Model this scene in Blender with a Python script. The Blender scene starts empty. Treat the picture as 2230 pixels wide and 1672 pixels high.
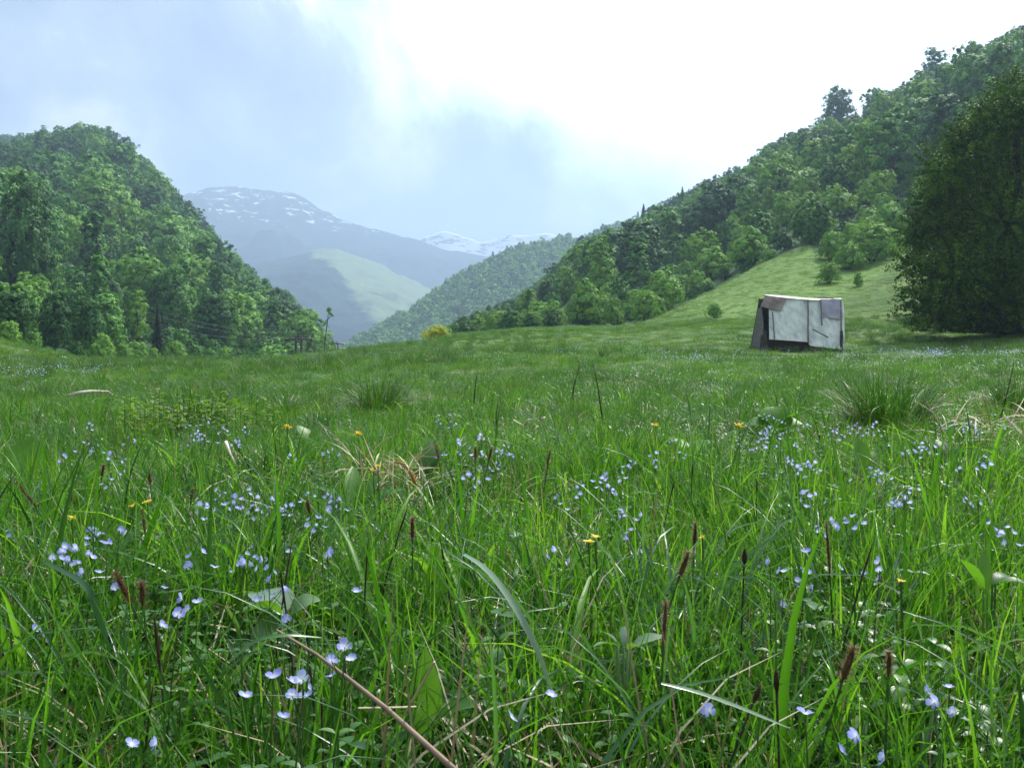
import bpy, math, random
import numpy as np
from mathutils import Vector, Matrix, Euler

R = math.radians
rng = np.random.default_rng(7)
random.seed(7)
sc = bpy.context.scene
COL = sc.collection

# ------------------------------------------------------------------ camera, world, sun, exposure
FPX, CX, CY = 2230.0, 1115.0, 836.0          # lens in pixels of the photograph
HC, PITCH = 0.42, R(1.8)                     # camera height above the meadow, tilt below level
cam = bpy.data.cameras.new('camera')
cam.lens, cam.sensor_width = 36.0, 36.0
cam.clip_start, cam.clip_end = 0.02, 30000.0
cam.dof.use_dof = True
cam.dof.focus_distance = 3.0
cam.dof.aperture_fstop = 64.0
cam_ob = bpy.data.objects.new('camera', cam)
cam_ob.location = (0, 0, HC)
cam_ob.rotation_euler = (R(90) - PITCH, 0, 0)
COL.objects.link(cam_ob)
sc.camera = cam_ob

SUN_AZ, SUN_EL = R(37), R(48)
SUN_DIR = Vector((math.sin(SUN_AZ) * math.cos(SUN_EL), math.cos(SUN_AZ) * math.cos(SUN_EL), math.sin(SUN_EL)))
sun = bpy.data.lights.new('sun', 'SUN')
sun.energy, sun.angle, sun.color = 5.0, R(0.5), (1.0, 0.95, 0.86)
sun_ob = bpy.data.objects.new('sun', sun)
sun_ob.rotation_euler = SUN_DIR.to_track_quat('Z', 'Y').to_euler()
sun_ob.location = (0, 0, 50)
COL.objects.link(sun_ob)

world = bpy.data.worlds.new('World')
sc.world = world
world.use_nodes = True
nt = world.node_tree
nt.nodes.clear()


def nn(t, kind, **kw):
    n = t.nodes.new(kind)
    for k, v in kw.items():
        if k.startswith('i_'):
            key = k[2:]
            n.inputs[int(key) if key.isdigit() else key].default_value = v
        else:
            setattr(n, k, v)
    return n


def math_node(t, op, a=None, b=None, c=None, clamp=False):
    n = t.nodes.new('ShaderNodeMath')
    n.operation, n.use_clamp = op, clamp
    for i, v in enumerate((a, b, c)):
        if v is None:
            continue
        if isinstance(v, (int, float)):
            n.inputs[i].default_value = v
        else:
            t.links.new(v, n.inputs[i])
    return n.outputs[0]


def mixrgb(t, fac, a, b, mode='MIX'):
    n = t.nodes.new('ShaderNodeMix')
    n.data_type, n.blend_type = 'RGBA', mode
    for key, v in ((0, fac), (6, a), (7, b)):
        if isinstance(v, (int, float)):
            n.inputs[key].default_value = v
        elif isinstance(v, (tuple, list)):
            n.inputs[key].default_value = (*v[:3], 1)
        else:
            t.links.new(v, n.inputs[key])
    return n.outputs[2]


def ramp(t, fac, stops, interp='LINEAR'):
    n = t.nodes.new('ShaderNodeValToRGB')
    cr = n.color_ramp
    cr.interpolation = interp
    while len(cr.elements) < len(stops):
        cr.elements.new(0.5)
    for e, (p, c) in zip(cr.elements, stops):
        e.position = p
        e.color = (*c[:3], 1) if not isinstance(c, (int, float)) else (c, c, c, 1)
    if fac is not None:
        t.links.new(fac, n.inputs[0])
    return n.outputs[0]


def maprange(t, v, a, b, c=0.0, d=1.0, kind='SMOOTHSTEP'):
    n = t.nodes.new('ShaderNodeMapRange')
    n.interpolation_type = kind
    t.links.new(v, n.inputs[0])
    for i, x in enumerate((a, b, c, d)):
        n.inputs[1 + i].default_value = x
    return n.outputs[0]


# clear sky behind broken cloud: the cloud is brighter the nearer it lies to the sun
wtc = nn(nt, 'ShaderNodeTexCoord')
sky = nn(nt, 'ShaderNodeTexSky', sky_type='NISHITA', sun_disc=False)
sky.sun_elevation, sky.sun_rotation = SUN_EL, SUN_AZ
dot = nn(nt, 'ShaderNodeVectorMath', operation='DOT_PRODUCT')
nt.links.new(wtc.outputs['Generated'], dot.inputs[0])
dot.inputs[1].default_value = SUN_DIR
n1 = nn(nt, 'ShaderNodeTexNoise', i_Scale=2.6, i_Detail=7.0, i_Roughness=0.55)
n2 = nn(nt, 'ShaderNodeTexNoise', i_Scale=4.2, i_Detail=6.0, i_Roughness=0.6, i_Distortion=0.4)
nt.links.new(wtc.outputs['Generated'], n1.inputs['Vector'])
nt.links.new(wtc.outputs['Generated'], n2.inputs['Vector'])
dd = math_node(nt, 'MULTIPLY_ADD', n2.outputs[0], 0.20, math_node(nt, 'ADD', dot.outputs['Value'], -0.10))
glow = maprange(nt, dd, 0.638, 0.725)
base_cloud = ramp(nt, n2.outputs[0], [(0.36, (0.20, 0.22, 0.30)), (0.45, (0.29, 0.32, 0.42)), (0.52, (0.40, 0.43, 0.50)), (0.60, (0.74, 0.73, 0.71))])
lit = mixrgb(nt, glow, base_cloud, (1.7, 1.95, 2.05))
skyn = mixrgb(nt, 1.0, sky.outputs[0], (0.10, 0.10, 0.10), 'MULTIPLY')
mask = ramp(nt, n1.outputs[0], [(0.25, 0.85), (0.5, 0.98)])
skyc = mixrgb(nt, mask, skyn, lit)
bg = nn(nt, 'ShaderNodeBackground', i_Strength=1.0)
nt.links.new(skyc, bg.inputs[0])
nt.links.new(bg.outputs[0], nn(nt, 'ShaderNodeOutputWorld').inputs[0])

sc.view_settings.view_transform = 'Standard'
sc.view_settings.look = 'None'
sc.view_settings.exposure = 0.66
sc.view_settings.gamma = 1.0
sc.render.engine = 'CYCLES'
cy = sc.cycles
cy.use_denoising = True
cy.max_bounces, cy.diffuse_bounces, cy.glossy_bounces = 6, 3, 2
cy.transmission_bounces, cy.transparent_max_bounces, cy.volume_bounces = 4, 8, 0
cy.sample_clamp_indirect = 4.0
cy.use_adaptive_sampling = True
cy.adaptive_threshold = 0.02


# ------------------------------------------------------------------ small helpers
def tag(o, label=None, category=None, group=None, kind=None):
    if label: o['label'] = label
    if category: o['category'] = category
    if group: o['group'] = group
    if kind: o['kind'] = kind
    return o


def empty(name, loc, label=None, category=None, group=None, rz=0.0, s=1.0):
    o = bpy.data.objects.new(name, None)
    o.empty_display_size = 0.1
    o.location = loc
    o.rotation_euler = (0, 0, rz)
    o.scale = (s, s, s)
    COL.objects.link(o)
    return tag(o, label, category, group)


class MB:
    """Collects vertices, faces and a per-vertex tint, then becomes one mesh."""

    def __init__(self):
        self.v, self.f, self.t, self.m = [], [], [], []
        self.n = 0

    def add(self, verts, faces, tint=0.5, mat=0):
        verts = np.asarray(verts, float).reshape(-1, 3)
        self.v.append(verts)
        for f in faces:
            self.f.append([i + self.n for i in f])
            self.m.append(mat)
        t = np.full(len(verts), tint, float) if np.isscalar(tint) else np.asarray(tint, float)
        self.t.append(t)
        self.n += len(verts)

    def mesh(self, name, mats, smooth=False):
        me = bpy.data.meshes.new(name)
        V = np.concatenate(self.v) if self.v else np.zeros((0, 3))
        me.from_pydata(V.tolist(), [], self.f)
        a = me.attributes.new('tint', 'FLOAT', 'POINT')
        a.data.foreach_set('value', np.concatenate(self.t).astype(np.float32))
        for m in (mats if isinstance(mats, (list, tuple)) else [mats]):
            me.materials.append(m)
        me.polygons.foreach_set('material_index', np.array(self.m, np.int32))
        if smooth:
            me.polygons.foreach_set('use_smooth', np.ones(len(me.polygons), bool))
        me.update()
        return me

    def obj(self, name, mats, parent=None, smooth=False):
        return link(name, self.mesh(name, mats, smooth), parent)

    # -- shapes
    def tube(self, pts, radii, n=6, tint=0.5, mat=0, cap=True):
        pts = [np.asarray(p, float) for p in pts]
        if np.isscalar(radii): radii = [radii] * len(pts)
        rings = []
        for i, p in enumerate(pts):
            d = pts[min(i + 1, len(pts) - 1)] - pts[max(i - 1, 0)]
            d = d / (np.linalg.norm(d) + 1e-12)
            ref = np.array([0, 0, 1.0]) if abs(d[2]) < 0.9 else np.array([1.0, 0, 0])
            a = np.cross(d, ref); a /= np.linalg.norm(a)
            b = np.cross(d, a)
            ang = np.linspace(0, 2 * np.pi, n, endpoint=False)
            rings.append(p + radii[i] * (np.cos(ang)[:, None] * a + np.sin(ang)[:, None] * b))
        fs = []
        for i in range(len(pts) - 1):
            for k in range(n):
                fs.append((i * n + k, i * n + (k + 1) % n, (i + 1) * n + (k + 1) % n, (i + 1) * n + k))
        if cap:
            fs.append(tuple(range(n))[::-1])
            fs.append(tuple((len(pts) - 1) * n + k for k in range(n)))
        self.add(np.concatenate(rings), fs, tint, mat)

    def box(self, lo, hi, M=None, tint=0.5, mat=0):
        x0, y0, z0 = lo; x1, y1, z1 = hi
        v = np.array([(x0, y0, z0), (x1, y0, z0), (x1, y1, z0), (x0, y1, z0), (x0, y0, z1), (x1, y0, z1), (x1, y1, z1), (x0, y1, z1)], float)
        if M is not None:
            v = np.array([list(M @ Vector(p)) for p in v])
        self.add(v, [(3, 2, 1, 0), (4, 5, 6, 7), (0, 1, 5, 4), (1, 2, 6, 5), (2, 3, 7, 6), (3, 0, 4, 7)], tint, mat)

    def strip(self, center, side, widths, tint=0.5, mat=0, fold=None):
        """a blade: center line (n,3), side vectors (n,3), half widths (n,); fold lifts the edges to a shallow V"""
        c = np.asarray(center, float); n = len(c)
        w = np.asarray(widths, float)[:, None]
        s = np.asarray(side, float)
        if fold is None:
            v = np.empty((2 * n, 3)); v[0::2] = c - s * w; v[1::2] = c + s * w
            self.add(v, [(2 * i, 2 * i + 1, 2 * i + 3, 2 * i + 2) for i in range(n - 1)], tint, mat)
        else:
            v = np.empty((3 * n, 3)); v[0::3] = c - s * w + fold * w; v[1::3] = c; v[2::3] = c + s * w + fold * w
            fs = []
            for i in range(n - 1):
                fs += [(3 * i, 3 * i + 1, 3 * i + 4, 3 * i + 3), (3 * i + 1, 3 * i + 2, 3 * i + 5, 3 * i + 4)]
            self.add(v, fs, tint, mat)

    def blade(self, base, az, length, width, lean=0.2, curl=0.8, nseg=4, tint=0.5, mat=0, fold=False, twist=0.0):
        """grass blade starting at BASE towards azimuth AZ; LEAN start angle from vertical, CURL extra bend to the tip"""
        t = np.linspace(0, 1, nseg + 1)
        ang = lean + curl * t ** 1.6
        ds = length / nseg
        am = (ang[:-1] + ang[1:]) / 2
        h = np.concatenate([[0], np.cumsum(np.sin(am) * ds)])
        z = np.concatenate([[0], np.cumsum(np.cos(am) * ds)])
        d = np.array([math.cos(az), math.sin(az), 0]); s0 = np.array([-math.sin(az), math.cos(az), 0])
        c = np.asarray(base, float) + h[:, None] * d + z[:, None] * np.array([0, 0, 1.0])
        nrm = -np.cos(ang)[:, None] * d + np.sin(ang)[:, None] * np.array([0, 0, 1.0])
        tw = twist * t
        side = np.cos(tw)[:, None] * s0 + np.sin(tw)[:, None] * nrm
        w = width * 0.5 * (np.clip(1.15 - t ** 2.2 * 1.15, 0.04, 1)) * (0.65 + 0.35 * np.minimum(1, t * 4))
        self.strip(c, side, w, tint, mat, fold=(nrm * 0.45) if fold else None)

    def leaf(self, base, az, length, width, pitch=0.3, droop=0.5, nseg=6, tint=0.5, mat=0, shape=0.45, wave=0.0, roll=0.0):
        """a broad leaf lying out from BASE: PITCH is the start elevation, DROOP bends it down, SHAPE the widest place"""
        t = np.linspace(0, 1, nseg + 1)
        ang = pitch - droop * t
        ds = length / nseg
        am = (ang[:-1] + ang[1:]) / 2
        h = np.concatenate([[0], np.cumsum(np.cos(am) * ds)])
        z = np.concatenate([[0], np.cumsum(np.sin(am) * ds)])
        d = np.array([math.cos(az), math.sin(az), 0]); s0 = np.array([-math.sin(az), math.cos(az), 0])
        c = np.asarray(base, float) + h[:, None] * d + z[:, None] * np.array([0, 0, 1.0])
        nrm = -np.sin(ang)[:, None] * d + np.cos(ang)[:, None] * np.array([0, 0, 1.0])
        side = math.cos(roll) * s0[None, :] + math.sin(roll) * nrm
        e = math.log(0.5) / math.log(shape)
        w = 0.5 * width * np.sin(np.pi * np.clip(t, 0.015, 0.985) ** e) ** 0.8
        if wave:
            w = w * (1 + wave * np.sin(t * 23))
        self.strip(c, side, w, tint, mat, fold=nrm * 0.28)


def link(name, me, parent=None):
    o = bpy.data.objects.new(name, me)
    COL.objects.link(o)
    if parent is not None:
        o.parent = parent
    return o


def copy_tree(o, parent=None):
    c = o.copy()
    COL.objects.link(c)
    if parent is not None:
        c.parent = parent
    for ch in list(o.children):
        copy_tree(ch, c)
    return c


def copy_thing(o, loc, rz, s, label=None, group=None, category=None, sz=None):
    c = copy_tree(o)
    c.location = loc
    c.rotation_euler = (0, 0, rz)
    c.scale = (s, s, s if sz is None else sz)
    return tag(c, label, category, group)


# ------------------------------------------------------------------ materials
def new_mat(name):
    m = bpy.data.materials.new(name)
    m.use_nodes = True
    t = m.node_tree
    t.nodes.clear()
    out = nn(t, 'ShaderNodeOutputMaterial')
    return m, t, out


def leaf_mat(name, stops, rough=0.45, spec=0.4, trans=0.4, objvar=0.35, tcol=(1.3, 1.3, 0.5), patch=0.0):
    """foliage: the tint of a blade or leaf picks a green, each plant shifts it a little; light passes through"""
    m, t, out = new_mat(name)
    at = nn(t, 'ShaderNodeAttribute', attribute_name='tint')
    oi = nn(t, 'ShaderNodeObjectInfo')
    v = math_node(t, 'MULTIPLY_ADD', math_node(t, 'SUBTRACT', oi.outputs['Random'], 0.5), objvar, at.outputs['Fac'], clamp=True)
    if patch:
        gp = nn(t, 'ShaderNodeNewGeometry')
        pn = nn(t, 'ShaderNodeTexNoise', i_Scale=0.45, i_Detail=4.0, i_Roughness=0.65)
        t.links.new(gp.outputs['Position'], pn.inputs['Vector'])
        v = math_node(t, 'MULTIPLY_ADD', math_node(t, 'SUBTRACT', pn.outputs[0], 0.5), patch, v, clamp=True)
    col = ramp(t, v, stops)
    p = nn(t, 'ShaderNodeBsdfPrincipled', i_Roughness=rough)
    p.inputs['Specular IOR Level'].default_value = spec
    t.links.new(col, p.inputs['Base Color'])
    tr = nn(t, 'ShaderNodeBsdfTranslucent')
    t.links.new(mixrgb(t, 1.0, col, tcol, 'MULTIPLY'), tr.inputs[0])
    mx = nn(t, 'ShaderNodeMixShader', i_0=trans)
    t.links.new(p.outputs[0], mx.inputs[1]); t.links.new(tr.outputs[0], mx.inputs[2])
    t.links.new(mx.outputs[0], out.inputs[0])
    return m


def solid_mat(name, stops, scale=6.0, rough=0.8, spec=0.3, stretch=(1, 1, 1), bump=0.0, detail=5.0, coord='Object', usetint=0.0):
    m, t, out = new_mat(name)
    tc = nn(t, 'ShaderNodeTexCoord')
    mp = nn(t, 'ShaderNodeMapping', i_Scale=stretch)
    t.links.new(tc.outputs[coord], mp.inputs[0])
    no = nn(t, 'ShaderNodeTexNoise', i_Scale=scale, i_Detail=detail, i_Roughness=0.6)
    t.links.new(mp.outputs[0], no.inputs['Vector'])
    f = no.outputs[0]
    if usetint:
        at = nn(t, 'ShaderNodeAttribute', attribute_name='tint')
        f = math_node(t, 'MULTIPLY_ADD', math_node(t, 'SUBTRACT', at.outputs['Fac'], 0.5), usetint, f, clamp=True)
    p = nn(t, 'ShaderNodeBsdfPrincipled', i_Roughness=rough)
    p.inputs['Specular IOR Level'].default_value = spec
    t.links.new(ramp(t, f, stops), p.inputs['Base Color'])
    if bump:
        b = nn(t, 'ShaderNodeBump', i_Strength=bump, i_Distance=0.05)
        t.links.new(no.outputs[0], b.inputs['Height'])
        t.links.new(b.outputs[0], p.inputs['Normal'])
    t.links.new(p.outputs[0], out.inputs[0])
    return m


GREEN = [(0.0, (0.020, 0.075, 0.009)), (0.35, (0.042, 0.140, 0.014)), (0.7, (0.085, 0.235, 0.022)), (1.0, (0.170, 0.330, 0.040))]
M_GRASS = leaf_mat('grass_blade', GREEN, rough=0.42, spec=0.24, trans=0.52, objvar=0.5, patch=1.3)
M_GLOSS = leaf_mat('glossy_blade', [(0, (0.12, 0.22, 0.11)), (1, (0.34, 0.42, 0.30))], rough=0.25, spec=0.7, trans=0.35, objvar=0.1, tcol=(1, 1, .8))  # glossy, and the base is whitened to carry the sunlit sheen
M_TURF = leaf_mat('turf_blade', [(0, (0.028, 0.088, 0.012)), (0.5, (0.062, 0.155, 0.020)), (1, (0.160, 0.260, 0.044))], rough=0.5, spec=0.15, trans=0.45, objvar=0.5, patch=2.2)
M_SEDGE = leaf_mat('sedge_blade', [(0, (0.022, 0.080, 0.026)), (0.5, (0.045, 0.140, 0.042)), (1, (0.085, 0.200, 0.065))], rough=0.32, spec=0.45, trans=0.42, objvar=0.3)
M_RUSH = leaf_mat('rush_blade', [(0, (0.018, 0.062, 0.010)), (0.5, (0.036, 0.115, 0.016)), (1, (0.075, 0.180, 0.028))], rough=0.4, spec=0.25, trans=0.4, patch=.8, objvar=0.3)
M_HERB = leaf_mat('herb_leaf', [(0, (0.025, 0.090, 0.012)), (0.5, (0.050, 0.160, 0.018)), (1, (0.095, 0.235, 0.028))], rough=0.4, spec=0.45, trans=0.42, objvar=0.3)
M_BROAD = leaf_mat('broad_leaf', [(0, (0.030, 0.085, 0.035)), (0.5, (0.055, 0.165, 0.022)), (1, (0.105, 0.255, 0.030))], rough=0.42, spec=0.3, trans=0.5, objvar=0.1)
M_YHERB = leaf_mat('yellow_green_leaf', [(0, (0.07, 0.17, 0.015)), (1, (0.17, 0.28, 0.03))], trans=0.45)
M_STRAW = leaf_mat('dry_straw', [(0, (0.14, 0.085, 0.045)), (0.5, (0.33, 0.25, 0.14)), (1, (0.56, 0.48, 0.32))], rough=0.5, spec=0.4, trans=0.15, objvar=0.2, tcol=(1, 0.9, 0.7))
M_BROWN = leaf_mat('brown_spike', [(0, (0.030, 0.018, 0.012)), (0.5, (0.10, 0.055, 0.030)), (1, (0.24, 0.15, 0.07))], rough=0.7, spec=0.2, trans=0.2, objvar=0.2, tcol=(1, 0.9, 0.7))
M_STEMDARK = solid_mat('dark_stem', [(0.3, (0.02, 0.022, 0.012)), (0.7, (0.055, 0.05, 0.03))], 40)
M_STEM = leaf_mat('green_stem', [(0, (0.03, 0.08, 0.015)), (1, (0.07, 0.15, 0.03))], trans=0.15)
M_TWIG = solid_mat('bleached_twig', [(0.3, (0.36, 0.30, 0.22)), (0.7, (0.66, 0.60, 0.50))], 30)
M_STALK = solid_mat('brown_stalk', [(0.25, (0.10, 0.065, 0.045)), (0.55, (0.24, 0.16, 0.11)), (0.8, (0.42, 0.33, 0.24))], 14, stretch=(1, 1, 1), rough=0.6)
M_BARK = solid_mat('bark', [(0.3, (0.045, 0.04, 0.032)), (0.7, (0.14, 0.125, 0.10))], 3, stretch=(3, 3, 0.6), bump=0.4)
M_DARKBARK = solid_mat('dark_bark', [(0.3, (0.02, 0.018, 0.014)), (0.7, (0.06, 0.052, 0.042))], 3, stretch=(3, 3, 0.6), bump=0.4)
M_ROCK = solid_mat('rock', [(0.3, (0.22, 0.23, 0.22)), (0.7, (0.46, 0.47, 0.46))], 3, bump=0.5)

CROWN = {
    'mid': leaf_mat('crown_mid', [(0, (0.036, 0.120, 0.030)), (0.5, (0.105, 0.275, 0.052)), (1, (0.215, 0.420, 0.070))], rough=0.6, spec=0.10, trans=0.16, objvar=0.8),
    'light': leaf_mat('crown_light', [(0, (0.105, 0.250, 0.044)), (0.5, (0.180, 0.360, 0.060)), (1, (0.260, 0.450, 0.080))], rough=0.6, spec=0.10, trans=0.22, objvar=0.4),
    'dark': leaf_mat('crown_dark', [(0, (0.020, 0.070, 0.022)), (0.5, (0.050, 0.140, 0.036)), (1, (0.095, 0.230, 0.056))], rough=0.6, spec=0.10, trans=0.12, objvar=0.4),
    'spruce': leaf_mat('crown_spruce', [(0, (0.010, 0.034, 0.016)), (1, (0.034, 0.080, 0.030))], rough=0.6, spec=0.2, trans=0.12, objvar=0.3),
    'yellow': leaf_mat('crown_yellow', [(0, (0.18, 0.26, 0.022)), (0.5, (0.38, 0.43, 0.035)), (1, (0.58, 0.58, 0.06))], rough=0.6, spec=.15, trans=0.4, objvar=0.1),
    'shade': leaf_mat('crown_foreground', [(0, (0.018, 0.050, 0.007)), (0.5, (0.042, 0.100, 0.010)), (1, (0.105, 0.195, 0.018))], rough=0.65, spec=0.06, trans=0.2, objvar=0.2),  # leaf colours darkened for the shaded side of the backlit tree
}

# ------------------------------------------------------------------ terrain
_perm = np.random.default_rng(3).random((256, 256))


def vnoise(x, y):
    xi, yi = np.floor(x).astype(int), np.floor(y).astype(int)
    fx, fy = x - xi, y - yi
    fx, fy = fx * fx * (3 - 2 * fx), fy * fy * (3 - 2 * fy)
    g = lambda a, b: _perm[a % 256, b % 256]
    return (g(xi, yi) * (1 - fx) + g(xi + 1, yi) * fx) * (1 - fy) + (g(xi, yi + 1) * (1 - fx) + g(xi + 1, yi + 1) * fx) * fy - 0.5


def fbm(x, y, n=4, gain=0.5):
    a, s = 1.0, 0.0
    for i in range(n):
        s = s + a * vnoise(x * 2 ** i + 17.3 * i, y * 2 ** i + 9.1 * i)
        a *= gain
    return s


def z_of(sy, Y):
    """height of a point at depth Y that lies at photo row SY"""
    return HC + math.tan(math.atan((CY - sy) / FPX) - PITCH) * Y


# columns of the valley: photo column, then the land's profile in depth as (depth, photo row) or (depth, 'z', height)
COLS = {
    -900: [(2, 'z', 0), (6, 'z', .1), (14, 'z', .8), (28, 'z', 3), (45, 'z', 7), (60, 'z', 13), (110, 'z', 30), (200, 'z', 60), (300, 'z', 95), (430, 'z', 80)],
    -300: [(2, 'z', 0), (6, 'z', .1), (14, 'z', .5), (28, 'z', 1.3), (42, 'z', 2.6), (62, 'z', 5), (110, 'z', 18), (200, 'z', 45), (320, 'z', 82), (430, 'z', 70)],
    0: [(2, 'z', 0), (5, 'z', .03), (12, 830), (24, 783), (40, 741), (62, 738), (110, 660), (200, 460), (330, 330), (430, 368)],
    100: [(2, 'z', 0), (5, 'z', .03), (12, 832), (24, 793), (40, 765), (62, 766), (110, 690), (205, 470), (340, 322), (430, 368)],
    170: [(2, 'z', 0), (5, 'z', .03), (12, 833), (24, 800), (42, 783), (64, 780), (112, 700), (210, 480), (350, 318), (430, 368)],
    250: [(2, 'z', 0), (5, 'z', .03), (12, 834), (24, 802), (44, 786), (66, 792), (115, 712), (210, 510), (350, 330), (430, 378)],
    350: [(2, 'z', 0), (5, 'z', .03), (12, 834), (24, 802), (45, 785), (68, 795), (115, 725), (210, 560), (345, 413), (430, 458)],
    450: [(2, 'z', 0), (5, 'z', .03), (12, 834), (24, 801), (45, 785), (70, 797), (115, 738), (205, 610), (335, 518), (430, 558)],
    550: [(2, 'z', 0), (5, 'z', .03), (12, 832), (24, 798), (46, 783), (72, 830), (115, 800), (195, 690), (315, 625), (430, 665)],
    650: [(2, 'z', 0), (5, 'z', .03), (12, 830), (24, 796), (48, 775), (76, 870), (115, 850), (190, 760), (290, 690), (430, 745)],
    720: [(2, 'z', 0), (5, 'z', .03), (12, 828), (24, 792), (50, 768), (80, 900), (120, 865), (190, 830), (270, 777), (430, 815)],
    780: [(2, 'z', 0), (5, 'z', .03), (12, 826), (25, 788), (52, 760), (80, 900), (120, 870), (190, 845), (300, 830), (430, 815)],
    860: [(2, 'z', 0), (5, 'z', .03), (12, 824), (26, 784), (55, 750), (80, 850), (120, 860), (200, 840), (320, 820), (430, 805)],
    930: [(2, 'z', 0), (5, 'z', .03), (12, 822), (26, 780), (56, 744), (80, 780), (130, 800), (220, 790), (330, 770), (430, 790)],
    990: [(2, 'z', 0), (5, 'z', .03), (12, 820), (27, 777), (58, 728), (80, 745), (140, 740), (230, 725), (330, 719), (430, 784)],
    1060: [(2, 'z', 0), (5, 'z', .03), (12, 819), (27, 774), (60, 722), (84, 728), (140, 712), (230, 692), (330, 696), (430, 754)],
    1150: [(2, 'z', 0), (5, 'z', .03), (12, 817), (28, 771), (62, 715), (84, 716), (140, 690), (230, 658), (325, 652), (430, 714)],
    1250: [(2, 'z', 0), (5, 'z', .04), (12, 814), (28, 768), (62, 713), (84, 706), (140, 668), (230, 600), (320, 585), (430, 630)],
    1350: [(2, 'z', 0), (5, 'z', .05), (12, 812), (28, 766), (60, 715), (82, 700), (135, 650), (220, 565), (310, 535), (430, 590)],
    1450: [(2, 'z', 0), (5, 'z', .05), (12, 809), (28, 764), (56, 706), (80, 672), (130, 620), (210, 520), (295, 480), (400, 530)],
    1550: [(2, 'z', 0), (5, 'z', .06), (12, 806), (27, 764), (54, 697), (82, 628), (125, 570), (200, 465), (285, 420), (400, 470)],
    1650: [(2, 'z', 0), (5, 'z', .06), (12, 806), (27, 776), (52, 694), (85, 572), (125, 510), (195, 400), (270, 362), (390, 410)],
    1760: [(2, 'z', 0), (5, 'z', .06), (12, 806), (27, 779), (50, 695), (88, 525), (125, 455), (185, 350), (255, 310), (380, 360)],
    1860: [(2, 'z', 0), (5, 'z', .06), (12, 806), (27, 780), (48, 702), (86, 535), (125, 425), (180, 310), (245, 265), (370, 310)],
    1960: [(2, 'z', 0), (5, 'z', .06), (12, 805), (27, 775), (46, 708), (82, 530), (120, 400), (170, 265), (232, 218), (360, 270)],
    2080: [(2, 'z', 0), (5, 'z', .06), (12, 803), (27, 776), (44, 722), (76, 520), (110, 375), (160, 220), (222, 170), (350, 220)],
    2230: [(2, 'z', 0), (5, 'z', .06), (12, 801), (26, 772), (42, 712), (70, 510), (105, 340), (150, 170), (210, 112), (330, 160)],
    2500: [(2, 'z', 0), (5, 'z', .08), (12, 790), (24, 735), (38, 630), (62, 440), (95, 250), (140, 90), (200, 10), (320, 70)],
    3100: [(2, 'z', 0), (5, 'z', .15), (12, 'z', .5), (24, 'z', 2.5), (36, 'z', 7), (56, 'z', 16), (90, 'z', 36), (130, 'z', 60), (190, 'z', 88), (320, 'z', 85)],
}
CPX = np.array(sorted(COLS))
KY = np.array([[k[0] for k in COLS[c]] for c in CPX], float)
KZ = np.array([[k[2] if k[1] == 'z' else z_of(k[1], k[0]) for k in COLS[c]] for c in CPX], float)


def ground(X, Y, rough=True):
    X, Y = np.atleast_1d(np.asarray(X, float)), np.atleast_1d(np.asarray(Y, float))
    r = np.hypot(X, Y) + 1e-9
    phi = np.arctan2(X, Y)
    pc = np.clip(phi, R(-41.9), R(41.6))
    px = CX + FPX * np.tan(pc)
    D = r * np.cos(pc)
    i = np.clip(np.searchsorted(CPX, px) - 1, 0, len(CPX) - 2)
    f = np.clip((px - CPX[i]) / (CPX[i + 1] - CPX[i]), 0, 1)
    ky = KY[i] * (1 - f)[:, None] + KY[i + 1] * f[:, None]
    kz = KZ[i] * (1 - f)[:, None] + KZ[i + 1] * f[:, None]
    z = np.zeros_like(X)
    z += np.where(D >= ky[:, -1], kz[:, -1], 0)
    for k in range(ky.shape[1] - 1):
        m = (D >= ky[:, k]) & (D < ky[:, k + 1])
        t = (D - ky[:, k]) / (ky[:, k + 1] - ky[:, k])
        t = 0.6 * t + 0.4 * t * t * (3 - 2 * t)
        z = np.where(m, kz[:, k] * (1 - t) + kz[:, k + 1] * t, z)
    back = np.clip((np.abs(phi) - R(55)) / R(80), 0, 1)
    z = z * (1 - back * back * (3 - 2 * back))
    if rough:
        far = np.clip((D - 60) / 80, 0, 1)
        z = z + (fbm(X * 0.42 + 5, Y * 0.42, 3) * 0.07 * np.clip(1.4 - r / 22, 0, 1) + fbm(X * 0.11, Y * 0.11 + 3, 2) * 0.12) * np.clip((r - 1.5) / 8, 0, 1)
        z = z + fbm(X / 26.0 + 3, Y / 26.0, 3) * 4.0 * far
    return z


def gz(x, y):
    return float(ground(x, y)[0])


def gpt(px, Y):
    """ground point in photo column PX at depth Y"""
    X = (px - CX) / FPX * Y
    return Vector((X, Y, gz(X, Y)))


def world_pt(px, py, Y):
    s, c = math.sin(PITCH), math.cos(PITCH)
    xr, yr = (px - CX) / FPX, (CY - py) / FPX
    d = Vector((xr, c + yr * s, -s + yr * c))
    return Vector((0, 0, HC)) + d * (Y / d.y)


def solve(px, py, h=0.0, y0=0.35, y1=90.0):
    """first depth at which something H above the ground shows at photo point (PX, PY)"""
    ys = np.geomspace(y0, y1, 500)
    s, c = math.sin(PITCH), math.cos(PITCH)
    yr = (CY - py) / FPX
    slope = (-s + yr * c) / (c + yr * s)
    xs = (px - CX) / FPX * ys
    g = ground(xs, ys) + h
    ray = HC + slope * ys
    below = np.nonzero(ray <= g)[0]
    Y = ys[below[0]] if len(below) else y1
    X = (px - CX) / FPX * Y
    return Vector((X, Y, gz(X, Y)))


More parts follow.
